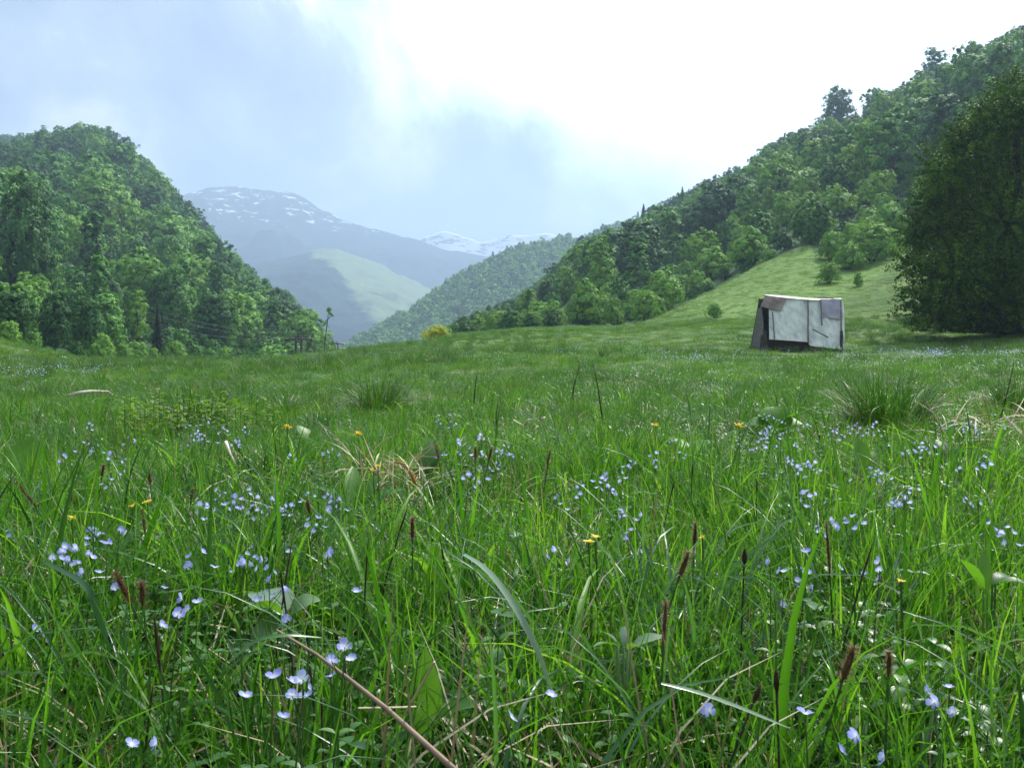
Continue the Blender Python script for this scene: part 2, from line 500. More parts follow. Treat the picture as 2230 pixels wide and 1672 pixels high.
def grid_mesh(name, P, mats, wrap=False, smooth=True):
    nr, ncl = P.shape[:2]
    idx = np.arange(nr * ncl).reshape(nr, ncl)
    a = idx[:-1, :-1].ravel(); b = idx[:-1, 1:].ravel(); c = idx[1:, 1:].ravel(); d = idx[1:, :-1].ravel()
    faces = np.stack([a, b, c, d], 1)
    if wrap:
        faces = np.concatenate([faces, np.stack([idx[:-1, -1], idx[:-1, 0], idx[1:, 0], idx[1:, -1]], 1)])
    me = bpy.data.meshes.new(name)
    me.vertices.add(nr * ncl)
    me.vertices.foreach_set('co', P.reshape(-1).astype(np.float32))
    me.loops.add(faces.size)
    me.loops.foreach_set('vertex_index', faces.reshape(-1).astype(np.int32))
    me.polygons.add(len(faces))
    me.polygons.foreach_set('loop_start', np.arange(0, faces.size, 4, dtype=np.int32))
    me.polygons.foreach_set('loop_total', np.full(len(faces), 4, np.int32))
    me.polygons.foreach_set('use_smooth', np.full(len(faces), smooth))
    me.materials.append(mats)
    me.update(calc_edges=True)
    me.validate()
    return me


def forest_zone(X, Y):
    """True where wood covers the land (the open meadow and the grass slope are not)"""
    px = CX + FPX * X / np.maximum(Y, .1)
    left = (px < 790) & (Y > np.interp(px, [-900, 0, 170, 300, 500, 560, 610, 690, 705, 800], [34, 58, 64, 70, 74, 84, 108, 112, 205, 240]))
    edge = np.interp(px, [930, 990, 1150, 1300, 1400, 1450, 1550, 1650, 1760, 1765, 1960, 2080, 2300, 3100],
                     [76, 74, 72, 72, 69, 73, 78, 81, 82, 77, 78, 60, 52, 44])
    right = (px >= 930) & (Y > edge)
    return left | right


def land_material():
    m, t, out = new_mat('land')
    tc = nn(t, 'ShaderNodeTexCoord')
    geo = nn(t, 'ShaderNodeAttribute', attribute_name='wood')
    fine = nn(t, 'ShaderNodeTexNoise', i_Scale=6.0, i_Detail=8.0, i_Roughness=0.65)
    wide = nn(t, 'ShaderNodeTexNoise', i_Scale=0.16, i_Detail=5.0, i_Roughness=0.6)
    for n in (fine, wide):
        t.links.new(tc.outputs['Object'], n.inputs['Vector'])
    g1 = ramp(t, fine.outputs[0], [(0.25, (0.030, 0.060, 0.014)), (0.55, (0.060, 0.125, 0.020)), (0.8, (0.11, 0.17, 0.034))])
    g2 = ramp(t, fine.outputs[0], [(0.25, (0.085, 0.135, 0.025)), (0.8, (0.150, 0.205, 0.045))])
    g = mixrgb(t, maprange(t, wide.outputs[0], 0.4, 0.65), g1, g2)
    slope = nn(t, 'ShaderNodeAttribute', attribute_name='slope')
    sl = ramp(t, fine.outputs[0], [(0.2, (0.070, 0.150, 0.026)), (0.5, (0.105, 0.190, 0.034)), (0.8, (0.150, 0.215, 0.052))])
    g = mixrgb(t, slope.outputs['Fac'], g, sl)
    soil = nn(t, 'ShaderNodeAttribute', attribute_name='near')
    sc_ = ramp(t, fine.outputs[0], [(0.3, (0.022, 0.040, 0.012)), (0.6, (0.045, 0.080, 0.020)), (0.8, (0.08, 0.085, 0.04))])
    g = mixrgb(t, soil.outputs['Fac'], g, sc_)
    fl = ramp(t, fine.outputs[0], [(0.3, (0.012, 0.036, 0.009)), (0.7, (0.034, 0.085, 0.018))])
    g = mixrgb(t, geo.outputs['Fac'], g, fl)
    p = nn(t, 'ShaderNodeBsdfPrincipled', i_Roughness=0.9)
    p.inputs['Specular IOR Level'].default_value = 0.15
    t.links.new(g, p.inputs['Base Color'])
    b = nn(t, 'ShaderNodeBump', i_Strength=0.3, i_Distance=0.1)
    t.links.new(fine.outputs[0], b.inputs['Height'])
    t.links.new(b.outputs[0], p.inputs['Normal'])
    t.links.new(p.outputs[0], out.inputs[0])
    return m


def build_land():
    az = np.concatenate([np.arange(-180, -46, 4.0), np.arange(-46, 46.01, 0.3), np.arange(50, 180, 4.0)])
    az = np.radians(az)
    rr = np.concatenate([[0.001], np.geomspace(0.3, 560, 300)])
    A, RR = np.meshgrid(az, rr)
    X, Y = RR * np.sin(A), RR * np.cos(A)
    Z = ground(X.ravel(), Y.ravel()).reshape(X.shape)
    P = np.stack([X, Y, Z], -1)[:, ::-1]
    me = grid_mesh('meadow_ground', P, land_material(), wrap=True)
    Xf, Yf = P[..., 0].ravel(), P[..., 1].ravel()
    w = forest_zone(Xf, Yf).astype(np.float32)
    a = me.attributes.new('wood', 'FLOAT', 'POINT'); a.data.foreach_set('value', w)
    px = CX + FPX * Xf / np.maximum(Yf, .1)
    row = CY - FPX * np.tan(np.arctan2(P[..., 2].ravel() - HC, np.maximum(Yf, .1)) + PITCH)
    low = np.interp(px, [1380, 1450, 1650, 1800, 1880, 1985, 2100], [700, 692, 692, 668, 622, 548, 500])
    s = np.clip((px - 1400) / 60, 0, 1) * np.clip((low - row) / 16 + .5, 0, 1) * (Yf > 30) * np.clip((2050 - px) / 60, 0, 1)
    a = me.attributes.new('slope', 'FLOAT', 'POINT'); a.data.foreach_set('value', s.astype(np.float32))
    nr = np.clip(1 - (np.hypot(Xf, Yf) - 6) / 10, 0, 1)
    a = me.attributes.new('near', 'FLOAT', 'POINT'); a.data.foreach_set('value', nr.astype(np.float32))
    return tag(link('meadow_ground', me), kind='structure')


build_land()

# wide valley ground under everything, out to the horizon
def plain_sheet():
    rr = np.concatenate([[0.5], np.geomspace(60, 16000, 40)])
    az = np.radians(np.arange(0, 360, 5.0))
    A, RR = np.meshgrid(az, rr)
    X, Y = RR * np.sin(A), RR * np.cos(A)
    P = np.stack([X, Y, -38.0 + 0 * X], -1)[:, ::-1]
    m = solid_mat('valley_floor', [(0.3, (0.035, 0.075, 0.02)), (0.7, (0.08, 0.14, 0.035))], 0.01, rough=0.95)
    tag(link('valley_ground', grid_mesh('valley_ground', P, m, wrap=True)), kind='structure')


plain_sheet()


# ------------------------------------------------------------------ far mountains and ridges
def mountain_mat(name, forest, bare, snow_lo=None, snow_hi=None, snow_amt=0.5, pale=None):
    """woods below, bare alpine turf above, snow lying in the upper hollows"""
    m, t, out = new_mat(name)
    tc = nn(t, 'ShaderNodeTexCoord')
    no = nn(t, 'ShaderNodeTexNoise', i_Scale=0.02, i_Detail=8.0, i_Roughness=0.7)
    t.links.new(tc.outputs['Object'], no.inputs['Vector'])
    col = ramp(t, no.outputs[0], [(0.36, tuple(c * 0.5 for c in forest)), (0.64, tuple(c * 1.7 for c in forest))])
    sep = nn(t, 'ShaderNodeSeparateXYZ')
    t.links.new(tc.outputs['Object'], sep.inputs[0])
    big = nn(t, 'ShaderNodeTexNoise', i_Scale=0.006, i_Detail=6.0, i_Roughness=0.6)
    t.links.new(tc.outputs['Object'], big.inputs['Vector'])
    if bare is not None:
        h = math_node(t, 'MULTIPLY_ADD', big.outputs[0], 160, sep.outputs[2])
        bc = ramp(t, no.outputs[0], [(0.3, tuple(c * 0.75 for c in bare[1])), (0.7, tuple(c * 1.25 for c in bare[1]))])
        col = mixrgb(t, maprange(t, h, bare[0] + 50, bare[0] + 110), col, bc)
    if pale is not None:
        at = nn(t, 'ShaderNodeAttribute', attribute_name='open')  # mask of the sunlit part, painted as paler ground
        pm = math_node(t, 'MULTIPLY_ADD', math_node(t, 'SUBTRACT', big.outputs[0], 0.5), 1.2, at.outputs['Fac'])
        pm = math_node(t, 'MULTIPLY_ADD', math_node(t, 'SUBTRACT', no.outputs[0], 0.5), 0.7, pm)
        pc = ramp(t, no.outputs[0], [(0.3, tuple(c * 0.8 for c in pale)), (0.7, tuple(c * 1.2 for c in pale))])
        col = mixrgb(t, maprange(t, pm, 0.38, 0.62), col, pc)
    if snow_lo is not None:
        mp = nn(t, 'ShaderNodeMapping', i_Scale=(0.030, 0.030, 0.085), i_Rotation=(0.0, R(14), 0.0))
        t.links.new(tc.outputs['Object'], mp.inputs[0])
        sn = nn(t, 'ShaderNodeTexNoise', i_Scale=1.0, i_Detail=6.0, i_Roughness=0.62)
        t.links.new(mp.outputs[0], sn.inputs['Vector'])
        hi = maprange(t, sep.outputs[2], snow_lo, snow_hi)
        v = math_node(t, 'MULTIPLY_ADD', math_node(t, 'SUBTRACT', hi, 1.0), 0.25, sn.outputs[0])
        col = mixrgb(t, maprange(t, v, snow_amt, snow_amt + 0.03), col, (0.86, 0.88, 0.92))
    p = nn(t, 'ShaderNodeBsdfDiffuse', i_Roughness=0.5)
    t.links.new(col, p.inputs[0])
    t.links.new(p.outputs[0], out.inputs[0])
    return m


def ridge(name, crest, Yfar, Ynear, mat, foot=-36.0, nx=170, ny=90, amp=0.05, freq=1.0, power=1.15, attr=None, back=0.55):
    """a mountain whose skyline follows CREST [(photo column, row)] at depth YFAR(px), falling to the valley at YNEAR, and behind"""
    cp = np.array(crest, float)
    px = np.linspace(cp[0, 0], cp[-1, 0], nx)
    cy_ = np.interp(px, cp[:, 0], cp[:, 1])
    k = np.ones(5) / 5
    yf0 = len(name) * 3.7
    cy_ = np.convolve(np.pad(cy_, 2, mode='edge'), k, 'valid') + 5.0 * fbm(px / 30.0, px * 0 + yf0, 4, .6)
    yf = np.array([Yfar(p) if callable(Yfar) else Yfar for p in px])
    yn = np.array([Ynear(p) if callable(Ynear) else Ynear for p in px])
    zc = np.array([z_of(s, y) for s, y in zip(cy_, yf)])
    T = np.concatenate([np.linspace(0, 1, ny), 1 + np.linspace(0, 1, 14)[1:]])
    P = np.zeros((len(T), nx, 3))
    for i, t in enumerate(T):
        Yv = yn + (yf - yn) * t if t <= 1 else yf + (yf - yn) * back * (t - 1)
        Xv = (px - CX) / FPX * (yf * 0.25 + Yv * 0.75)
        h = t ** power if t <= 1 else max(0.0, 1 - (t - 1)) ** 1.2
        z = foot + (zc - foot) * h
        H = np.maximum(zc - foot, 20)
        L = H.mean() * 1.1 / freq
        n = fbm(Xv / L + 7, Yv / L + 1, 5, 0.55) * amp * H * 2.2 * math.sin(min(t, 1) * math.pi) ** 0.7
        n += fbm(Xv / (L * .12), Yv / (L * .12), 3) * amp * H * 0.10
        P[i, :, 0], P[i, :, 1], P[i, :, 2] = Xv, Yv, z + n
    me = grid_mesh(name, P, mat)
    if attr is not None:
        pxg = np.repeat(px[None, :], len(T), 0); tg = np.repeat(T[:, None], nx, 1)
        a = me.attributes.new('open', 'FLOAT', 'POINT')  # where sunlight is painted on the slope
        a.data.foreach_set('value', attr(pxg, tg).ravel().astype(np.float32))
    tag(link(name, me), kind='structure')
    return P


M_FARMTN = mountain_mat('far_mountain', (0.020, 0.036, 0.030), (210, (0.045, 0.052, 0.050)), 190, 320, 0.566)  # woods coloured dark to stand in for cloud shadow
M_SNOWMTN = mountain_mat('snowy_mountain', (0.05, 0.06, 0.06), (150, (0.10, 0.10, 0.10)), 110, 260, 0.42)
M_SPUR = mountain_mat('spur', (0.022, 0.042, 0.032), None, pale=(0.21, 0.265, 0.12))  # pale grass tone carries the sunlight painted on the spur
M_WOODRIDGE = mountain_mat('wooded_ridge', (0.045, 0.10, 0.030), None)
M_BACKRIDGE = mountain_mat('back_ridge', (0.020, 0.050, 0.022), None)

ridge('snowy_mountain', [(560, 640), (800, 590), (900, 528), (945, 508), (965, 501), (1000, 508), (1030, 522), (1055, 529), (1090, 516), (1130, 511), (1175, 511), (1198, 507), (1225, 518), (1300, 540), (1500, 600), (1800, 640)],
      2900, 2450, M_SNOWMTN, amp=0.09, power=1.0)
ridge('mountain', [(-700, 560), (-300, 450), (100, 430), (330, 440), (420, 419), (470, 409), (515, 404), (545, 413), (575, 412), (610, 418), (632, 415), (665, 432), (700, 456), (745, 476), (810, 497), (880, 515), (930, 532), (1000, 549), (1080, 562), (1160, 585), (1300, 640), (1500, 720)],
      2500, lambda p: 1650, M_FARMTN, amp=0.13, power=0.95, nx=300, ny=140, freq=1.6)
ridge('mountain_spur', [(300, 640), (480, 588), (560, 574), (640, 556), (700, 541), (730, 541), (770, 553), (820, 574), (880, 602), (940, 630), (1000, 655), (1080, 690), (1200, 740)],
      1800, 1000, M_SPUR, amp=0.06, power=0.9, nx=260, ny=140, freq=1.6,
      attr=lambda p, t: np.clip((p - 628 - (1 - t) * 225) / 80, 0, 1) * np.clip((t - 0.05) * 3, 0, 1) * (0.62 + 0.3 * np.clip((t - .6) * 3, 0, 1)))
WR = ridge('wooded_ridge', [(700, 800), (760, 762), (830, 726), (900, 686), (960, 640), (1000, 612), (1060, 580), (1110, 558), (1160, 546), (1215, 534), (1262, 526), (1330, 505), (1450, 470), (1700, 420)],
           lambda p: 620 + (p - 700) * 0.18, lambda p: 430 + (p - 700) * 0.1, M_WOODRIDGE, amp=0.04, power=1.0, foot=-30)
BR = ridge('back_ridge', [(-900, 180), (-400, 250), (-100, 285), (0, 296), (40, 298), (90, 300), (160, 320), (260, 420), (330, 560)], 560, 445, M_BACKRIDGE, foot=0, amp=0.03, nx=80)


# ------------------------------------------------------------------ trees
def sph(n, g):
    v = g.normal(size=(n, 3))
    return v / np.linalg.norm(v, axis=1)[:, None]


def leaf_cloud(centers, normals, size, g, tint, aspect=0.62, cup=0.12):
    """one bent four-sided leaf (or leaf spray) per point; returns arrays for a mesh"""
    n = len(centers)
    r = sph(n, g)
    u = np.cross(normals, r); u /= np.linalg.norm(u, axis=1)[:, None] + 1e-9
    v = np.cross(normals, u)
    s = size * g.uniform(0.65, 1.35, n)[:, None]
    a = centers - u * s
    b = centers + v * s * aspect + normals * s * cup
    c = centers + u * s
    d = centers - v * s * aspect + normals * s * cup
    V = np.stack([a, b, c, d], 1).reshape(-1, 3)
    F = np.arange(4 * n).reshape(n, 4)
    return V, F, np.repeat(tint, 4)


def np_mesh(name, V, F, T, mat):
    me = bpy.data.meshes.new(name)
    me.vertices.add(len(V)); me.vertices.foreach_set('co', V.reshape(-1).astype(np.float32))
    me.loops.add(F.size); me.loops.foreach_set('vertex_index', F.reshape(-1).astype(np.int32))
    me.polygons.add(len(F))
    me.polygons.foreach_set('loop_start', np.arange(0, F.size, F.shape[1], dtype=np.int32))
    me.polygons.foreach_set('loop_total', np.full(len(F), F.shape[1], np.int32))
    me.materials.append(mat)
    a = me.attributes.new('tint', 'FLOAT', 'POINT'); a.data.foreach_set('value', T.astype(np.float32))
    me.update(calc_edges=True)
    return me


def crown_mesh(name, mat, seed, shape='round', h=1.0, w=0.75, base=0.16, nleaf=2200, leaf=0.032, lobes=16):
    """a unit tree's crown (height H above the foot): leaf sprays on the shells of many lobes, with gaps between"""
    g = np.random.default_rng(seed)
    Cs, Ns, Ts = [], [], []
    if shape == 'spruce':
        tiers = 24
        for k in range(tiers):
            f = k / (tiers - 1)
            z = base + (h - base) * f
            rad = w * 0.5 * (1 - f) ** 0.85 + 0.012
            m = int(nleaf / tiers * (1.7 * (1 - f) + 0.25))
            a = g.uniform(0, 2 * np.pi, m)
            spoke = np.round(a / (2 * np.pi / 9)) * (2 * np.pi / 9) + g.normal(0, 0.2, m) + k * 0.7
            q = g.uniform(0.15, 1, m) ** 0.6
            r = rad * q * g.uniform(0.8, 1.1, m)
            c = np.stack([r * np.cos(spoke), r * np.sin(spoke), z - r * 0.38 + g.normal(0, 0.014, m)], 1)
            nrm = np.stack([np.cos(spoke) * .5, np.sin(spoke) * .5, np.full(m, 1.0)], 1) + g.normal(0, 0.35, (m, 3))
            Cs.append(c); Ns.append(nrm); Ts.append(np.clip(0.3 + 0.4 * q + g.normal(0, .15, m), 0, 1))
    else:
        L = []
        for k in range(lobes):
            f = (k + 0.5) / lobes
            if shape == 'round':
                z = base + (h - base) * (0.10 + 0.76 * f)
                env = w * 0.5 * math.sin(math.pi * min(0.97, 0.16 + 0.72 * f)) ** 0.7
            elif shape == 'cone':
                z = base + (h - base) * (0.06 + 0.88 * f)
                env = w * 0.5 * (1.04 - f) ** 0.8
            elif shape == 'column':
                z = base + (h - base) * (0.06 + 0.88 * f)
                env = w * 0.5 * math.sin(math.pi * min(0.98, 0.2 + 0.74 * f)) ** 0.5
            else:  # bush: many stems from the ground
                z = (0.10 + 0.66 * f) * h
                env = w * 0.5 * (1.0 - 0.55 * f)
            a = k * 2.399 + g.uniform(-.5, .5)
            rr = env * g.uniform(0.28, 0.62)
            rl = max(0.15 if shape == 'round' else 0.09, env * g.uniform(0.42, 0.62)) if shape != 'bush' else env * g.uniform(0.4, 0.6)
            L.append((rr * math.cos(a), rr * math.sin(a), z, rl))
        area = np.array([l[3] ** 2 for l in L]); area = area / area.sum()
        for (x, y, z, rl), ar in zip(L, area):
            m = max(20, int(nleaf * ar))
            d = sph(m, g)
            d[:, 2] = np.where(d[:, 2] < -0.35, -d[:, 2], d[:, 2])
            # each lobe is made of small clumps: pull the leaves towards clump centres
            kc = max(6, m // 22)
            cl = sph(kc, g)
            near = np.argmax(d @ cl.T, axis=1)
            d = d * 0.55 + cl[near] * 0.45
            d /= np.linalg.norm(d, axis=1)[:, None]
            rad = rl * (1 + 0.16 * g.normal(size=kc)[near]) * g.uniform(0.72, 1.06, m)
            c = np.stack([x + d[:, 0] * rad, y + d[:, 1] * rad, z + d[:, 2] * rad * 0.92], 1)
            tz = np.clip(0.5 + 0.16 * g.normal(size=kc)[near] + 0.12 * g.normal(size=m), 0, 1)
            Cs.append(c); cen = np.array([0, 0, base + (h - base) * (.42 if shape != 'bush' else .3)])
            oc = c - cen
            oc /= np.linalg.norm(oc, axis=1)[:, None] + 1e-6
            Ns.append(d * .7 + oc * .6 + g.normal(0, 0.26, (m, 3)) + np.array([0, 0, 0.15])); Ts.append(tz)
    C = np.concatenate(Cs); N = np.concatenate(Ns); T = np.concatenate(Ts)
    N /= np.linalg.norm(N, axis=1)[:, None]
    ok = C[:, 2] > 0.02
    V, F, T = leaf_cloud(C[ok], N[ok], leaf, g, T[ok])
    return np_mesh(name, V, F, T, mat)


def trunk_mesh(name, seed, h=0.6, r=0.022, limbs=6, shape='round', w=0.7):
    g = np.random.default_rng(seed)
    mb = MB()
    if shape == 'bush':
        for k in range(6):
            a = k * 1.05 + g.uniform(-.3, .3)
            e = w * 0.28
            mb.tube([(0.02 * math.cos(a), 0.02 * math.sin(a), -0.05), (e * .5 * math.cos(a), e * .5 * math.sin(a), h * .4), (e * math.cos(a), e * math.sin(a), h * .75)], [r * .7, r * .5, r * .2], 5)
    else:
        pts = [(g.normal(0, .006) * i, g.normal(0, .006) * i, -0.06 + (h + 0.06) * i / 5) for i in range(6)]
        mb.tube(pts, [r * 1.35, r, r * .9, r * .7, r * .5, r * .22], 7)
        for k in range(limbs):
            z0 = h * (0.28 + 0.6 * k / limbs)
            a = k * 2.4 + g.uniform(-.4, .4)
            l = w * 0.36 * (1.1 - 0.6 * k / limbs)
            mb.tube([(0, 0, z0), (l * .5 * math.cos(a), l * .5 * math.sin(a), z0 + l * .35), (l * math.cos(a), l * math.sin(a), z0 + l * .8)], [r * .5, r * .32, r * .12], 5)
    return mb.mesh(name, M_BARK, smooth=True)


SPECIES = {}


def species(key, name, mat, shape, w, base, nleaf, leaf, lobes, n=3, th=0.75, tr=0.02):
    out = []
    for k in range(n):
        seed = hash((key, k)) % 1000 if False else (sum(map(ord, key)) * 7 + k * 31)
        cm = crown_mesh('crown', mat, seed, shape, 1.0, w, base, nleaf, leaf, lobes)
        tm = trunk_mesh('trunk', seed + 5, th, tr, shape=shape, w=w)
        out.append((cm, tm))
    SPECIES[key] = (name, out)


species('round', 'broadleaf_tree', CROWN['mid'], 'round', 0.70, 0.04, 5200, 0.021, 11, 4)
species('roundl', 'broadleaf_tree', CROWN['light'], 'round', 0.70, 0.04, 5200, 0.021, 11, 3)
species('roundd', 'broadleaf_tree', CROWN['dark'], 'round', 0.68, 0.04, 5200, 0.021, 11, 3)
species('cone', 'broadleaf_tree', CROWN['mid'], 'cone', 0.54, 0.02, 4200, 0.020, 18, 3)
species('column', 'birch_tree', CROWN['light'], 'column', 0.42, 0.08, 3400, 0.018, 18, 3, tr=0.014)
species('spruce', 'spruce_tree', CROWN['spruce'], 'spruce', 0.40, 0.04, 4200, 0.020, 13, 2, th=0.95, tr=0.014)
species('bush', 'bush', CROWN['light'], 'bush', 1.25, 0.0, 4200, 0.030, 16, 3, th=0.7)
species('scrub', 'bush', CROWN['dark'], 'bush', 1.1, 0.0, 2600, 0.036, 14, 3, th=0.7)
species('bushd', 'bush', CROWN['mid'], 'bush', 1.15, 0.0, 4200, 0.030, 16, 3, th=0.7)
# denser, finer versions for the trees one sees larger
species('bigmid', 'broadleaf_tree', CROWN['mid'], 'round', 0.80, 0.0, 8000, 0.019, 26, 2)
species('bigdark', 'broadleaf_tree', CROWN['dark'], 'round', 0.78, -0.03, 8000, 0.019, 26, 2)
species('bigcone', 'broadleaf_tree', CROWN['mid'], 'cone', 0.66, 0.03, 8000, 0.018, 26, 2)
species('bigbush', 'bush', CROWN['light'], 'bush', 1.25, 0.0, 7000, 0.024, 24, 2, th=0.7)
species('yellow', 'bush', CROWN['yellow'], 'bush', 1.7, 0.0, 5000, 0.032, 22, 1, th=0.7)

FIRST = {}


def plant_tree(key, loc, height, label, group=None, category='tree', var=None, wide=1.0, rz=None):
    name, vs = SPECIES[key]
    i = random.randrange(len(vs)) if var is None else var % len(vs)
    rz = random.uniform(0, 6.28) if rz is None else rz
    k = (key, i)
    if k not in FIRST:
        e = empty(name, loc, rz=rz)
        link('crown', vs[i][0], e)
        link('trunk', vs[i][1], e)
        FIRST[k] = e
    else:
        e = copy_tree(FIRST[k])
        for p in ('label', 'group', 'category'):
            if p in e: del e[p]
        e.location = loc; e.rotation_euler = (0, 0, rz)
    e.scale = (height * wide, height * wide, height)
    return tag(e, label, category, group)


PLANTED = []   # (x, y, radius) kept clear by the wood


def special_tree(key, px, py_top, py_base, Y, label, category='tree', wide=1.0, group=None, sink=0.0):
    """a tree one can point to: foot on the ground in photo column PX at depth Y, top at row PY_TOP"""
    X = (px - CX) / FPX * Y
    z = gz(X, Y)
    top = world_pt(px, py_top, Y).z
    hgt = max(1.0, top - z + sink)
    PLANTED.append((X, Y, hgt * 0.36 * wide))
    return plant_tree(key, (X, Y, z - sink), hgt, label, group, category, wide=wide)


T = special_tree
T('bigdark', 62, 362, 560, 92, 'tall dark crowned tree standing over the wood at the left edge of the photo', wide=0.62)
T('cone', 207, 456, 600, 118, 'pale pointed tree high in the wood, upper left of the big pyramid shaped tree')
T('bigcone', 218, 548, 700, 86, 'large pyramid shaped green tree in the wood above the pale rounded bush', wide=0.8)
T('bigmid', 368, 572, 780, 104, 'big broad green tree just left of the dark rounded tree by the power line', wide=0.95)
T('bigdark', 468, 622, 785, 100, 'dark rounded tree with a sunlit rim behind the power lines', wide=1.0)
T('spruce', 345, 668, 780, 74, 'dark narrow spruce in front of the big broad green tree', wide=0.8)
T('column', 302, 632, 770, 82, 'slim sunlit tree left of the dark narrow spruce')
T('bigbush', 222, 718, 785, 58, 'pale rounded bush at the foot of the wood beyond the meadow edge', 'bush')
T('bigbush', 382, 732, 785, 66, 'light green bush in front of the dark rounded tree', 'bush', wide=0.9)
T('bigdark', 30, 622, 760, 54, 'dark leafy tree at the far left foot of the wood', wide=1.1)
T('bigdark', 120, 630, 780, 60, 'dark tree with drooping sprays left of the pale rounded bush', wide=0.8)
T('bigdark', 192, 640, 780, 64, 'dark blue green tree directly above the pale rounded bush', wide=0.85)
T('roundl', 290, 430, 540, 190, 'bright rounded tree on the open middle of the steep left hill')
T('round', 408, 466, 560, 215, 'domed tree near the right skyline of the steep left hill')
T('bushd', 515, 752, 785, 74, 'small brownish bush at the foot of the dark rounded tree', 'bush')
T('bushd', 590, 740, 800, 92, 'bushy grey green shrub left of the near power pole', 'bush', wide=1.3)
T('bigdark', 1818, 184, 345, 232, 'tall dark tree standing clear on the skyline above the hut', wide=1.0)
T('round', 1893, 186, 260, 238, 'rounded tree on the skyline right of the tall dark tree')
T('round', 2028, 98, 170, 222, 'round topped tree high on the right skyline')
T('spruce', 1400, 446, 500, 285, 'pointed spruce on the skyline, larger of two low on the right hill')
T('spruce', 1484, 408, 450, 275, 'pointed spruce on the skyline, upper of two on the right hill')
T('bigbush', 1895, 466, 590, 71, 'largest rounded bush on the grassy slope above the hut', 'bush', wide=1.15)
T('bigbush', 1846, 520, 600, 69, 'dense low bush between the largest rounded bush and the leafy one left of it', 'bush', wide=1.1)
T('bigbush', 1940, 490, 565, 73, 'bush at the right end of the row of bushes on the grassy slope', 'bush', wide=1.1)
T('bigbush', 1806, 500, 575, 73, 'leafy bush on the grassy slope left of the largest rounded bush', 'bush', wide=1.0)
T('bigbush', 1803, 562, 622, 64, 'pale green bush low on the open grassy slope', 'bush', wide=1.0)
T('bushd', 1866, 585, 625, 62, 'small leaning sapling alone on the grassy slope', 'sapling', wide=0.62)
T('bigbush', 1405, 618, 715, 70, 'broad bush at the near foot of the right wood, beside the grassy slope', 'bush', wide=0.9)
T('bigbush', 1335, 640, 712, 72, 'dense bush left of the broad bush at the foot of the right wood', 'bush', wide=0.8)
T('bigbush', 1160, 672, 722, 74, 'pale dome shaped bush at the foot of the right wood', 'bush', wide=1.1)
for px_, top_, y_ in ((20, 690, 50), (75, 712, 54), (270, 742, 62), (300, 735, 66), (332, 750, 68), (425, 742, 72), (455, 752, 70), (490, 748, 76), (165, 735, 58)):
    T('bushd' if px_ % 2 else 'bigbush', px_, top_, 785, y_, 'low leafy bush in the row along the foot of the left wood', 'bush', group='bushes along the foot of the left wood')
T('bigdark', 2105, 330, 640, 52, 'dark tree just behind the large dark tree at the right edge', wide=.9)
T('bigdark', 2215, 190, 600, 56, 'tall dark tree behind the large dark tree, at the photo edge', wide=.8)
T('yellow', 952, 712, 760, 60, 'yellow flowering bush on the crest of the meadow', 'bush', wide=1.25)
T('bushd', 1555, 665, 695, 56, 'small grey green bush at the bottom of the grassy slope left of the hut', 'bush')
T('bigbush', 1650, 545, 590, 93, 'light bush at the top edge of the grassy slope', 'bush')
T('bigbush', 1560, 598, 640, 92, 'pale green bush on the upper edge of the grassy slope, lower left', 'bush')
T('bigbush', 1850, 478, 560, 80, 'round bush behind the two bushes near the top of the grassy slope', 'bush', wide=.9)
T('bigmid', 1935, 440, 545, 79, 'rounded tree at the top right corner of the grassy slope beside the large dark tree', wide=1.0)
T('bigbush', 1765, 495, 555, 83, 'low bush at the top left of the bushes on the grassy slope', 'bush')
T('bigbush', 1740, 455, 520, 97, 'leafy bush at the top corner of the grassy slope', 'bush')


def spindly():
    p = gpt(706, 84)
    top = world_pt(716, 668, 84)
    e = empty('thin_tree', p, 'thin bare stemmed tree with a leafy tuft between the two power poles', 'tree')
    H = top.z - p.z
    dx = top.x - p.x
    mb = MB()
    path = [(0, 0, -.2), (dx * .0 - .1, 0, H * .35), (dx * .3 - .08, 0, H * .6), (dx * .7, 0, H * .85), (dx, 0, H * .97)]
    mb.tube(path, [.075, .065, .055, .04, .02], 6)
    mb.tube([(dx * .75, 0, H * .87), (dx * .75 + .35, 0.1, H * .92)], [.04, .02], 5)
    mb.obj('trunk', M_BARK, e, True)
    g = np.random.default_rng(4)
    C, N = [], []
    for cx_, cz, r, m in ((dx, H * .97, .26, 150), (dx + .12, H * .93, .18, 70), (dx + .3, H * .91, .12, 40), (dx * .3 - .05, H * .68, .2, 80), (-.05, H * .52, .3, 130), (0.1, H * .35, .55, 260), (-.1, H * .2, .6, 260)):
        d = sph(m, g)
        C.append(np.array([cx_, 0, cz]) + d * r * g.uniform(.5, 1, (m, 1))); N.append(d)
    V, F, Tt = leaf_cloud(np.concatenate(C), np.concatenate(N), .055, g, g.uniform(0, 1, sum(len(c) for c in C)))
    link('crown', np_mesh('crown', V, F, Tt, CROWN['mid']), e)


spindly()


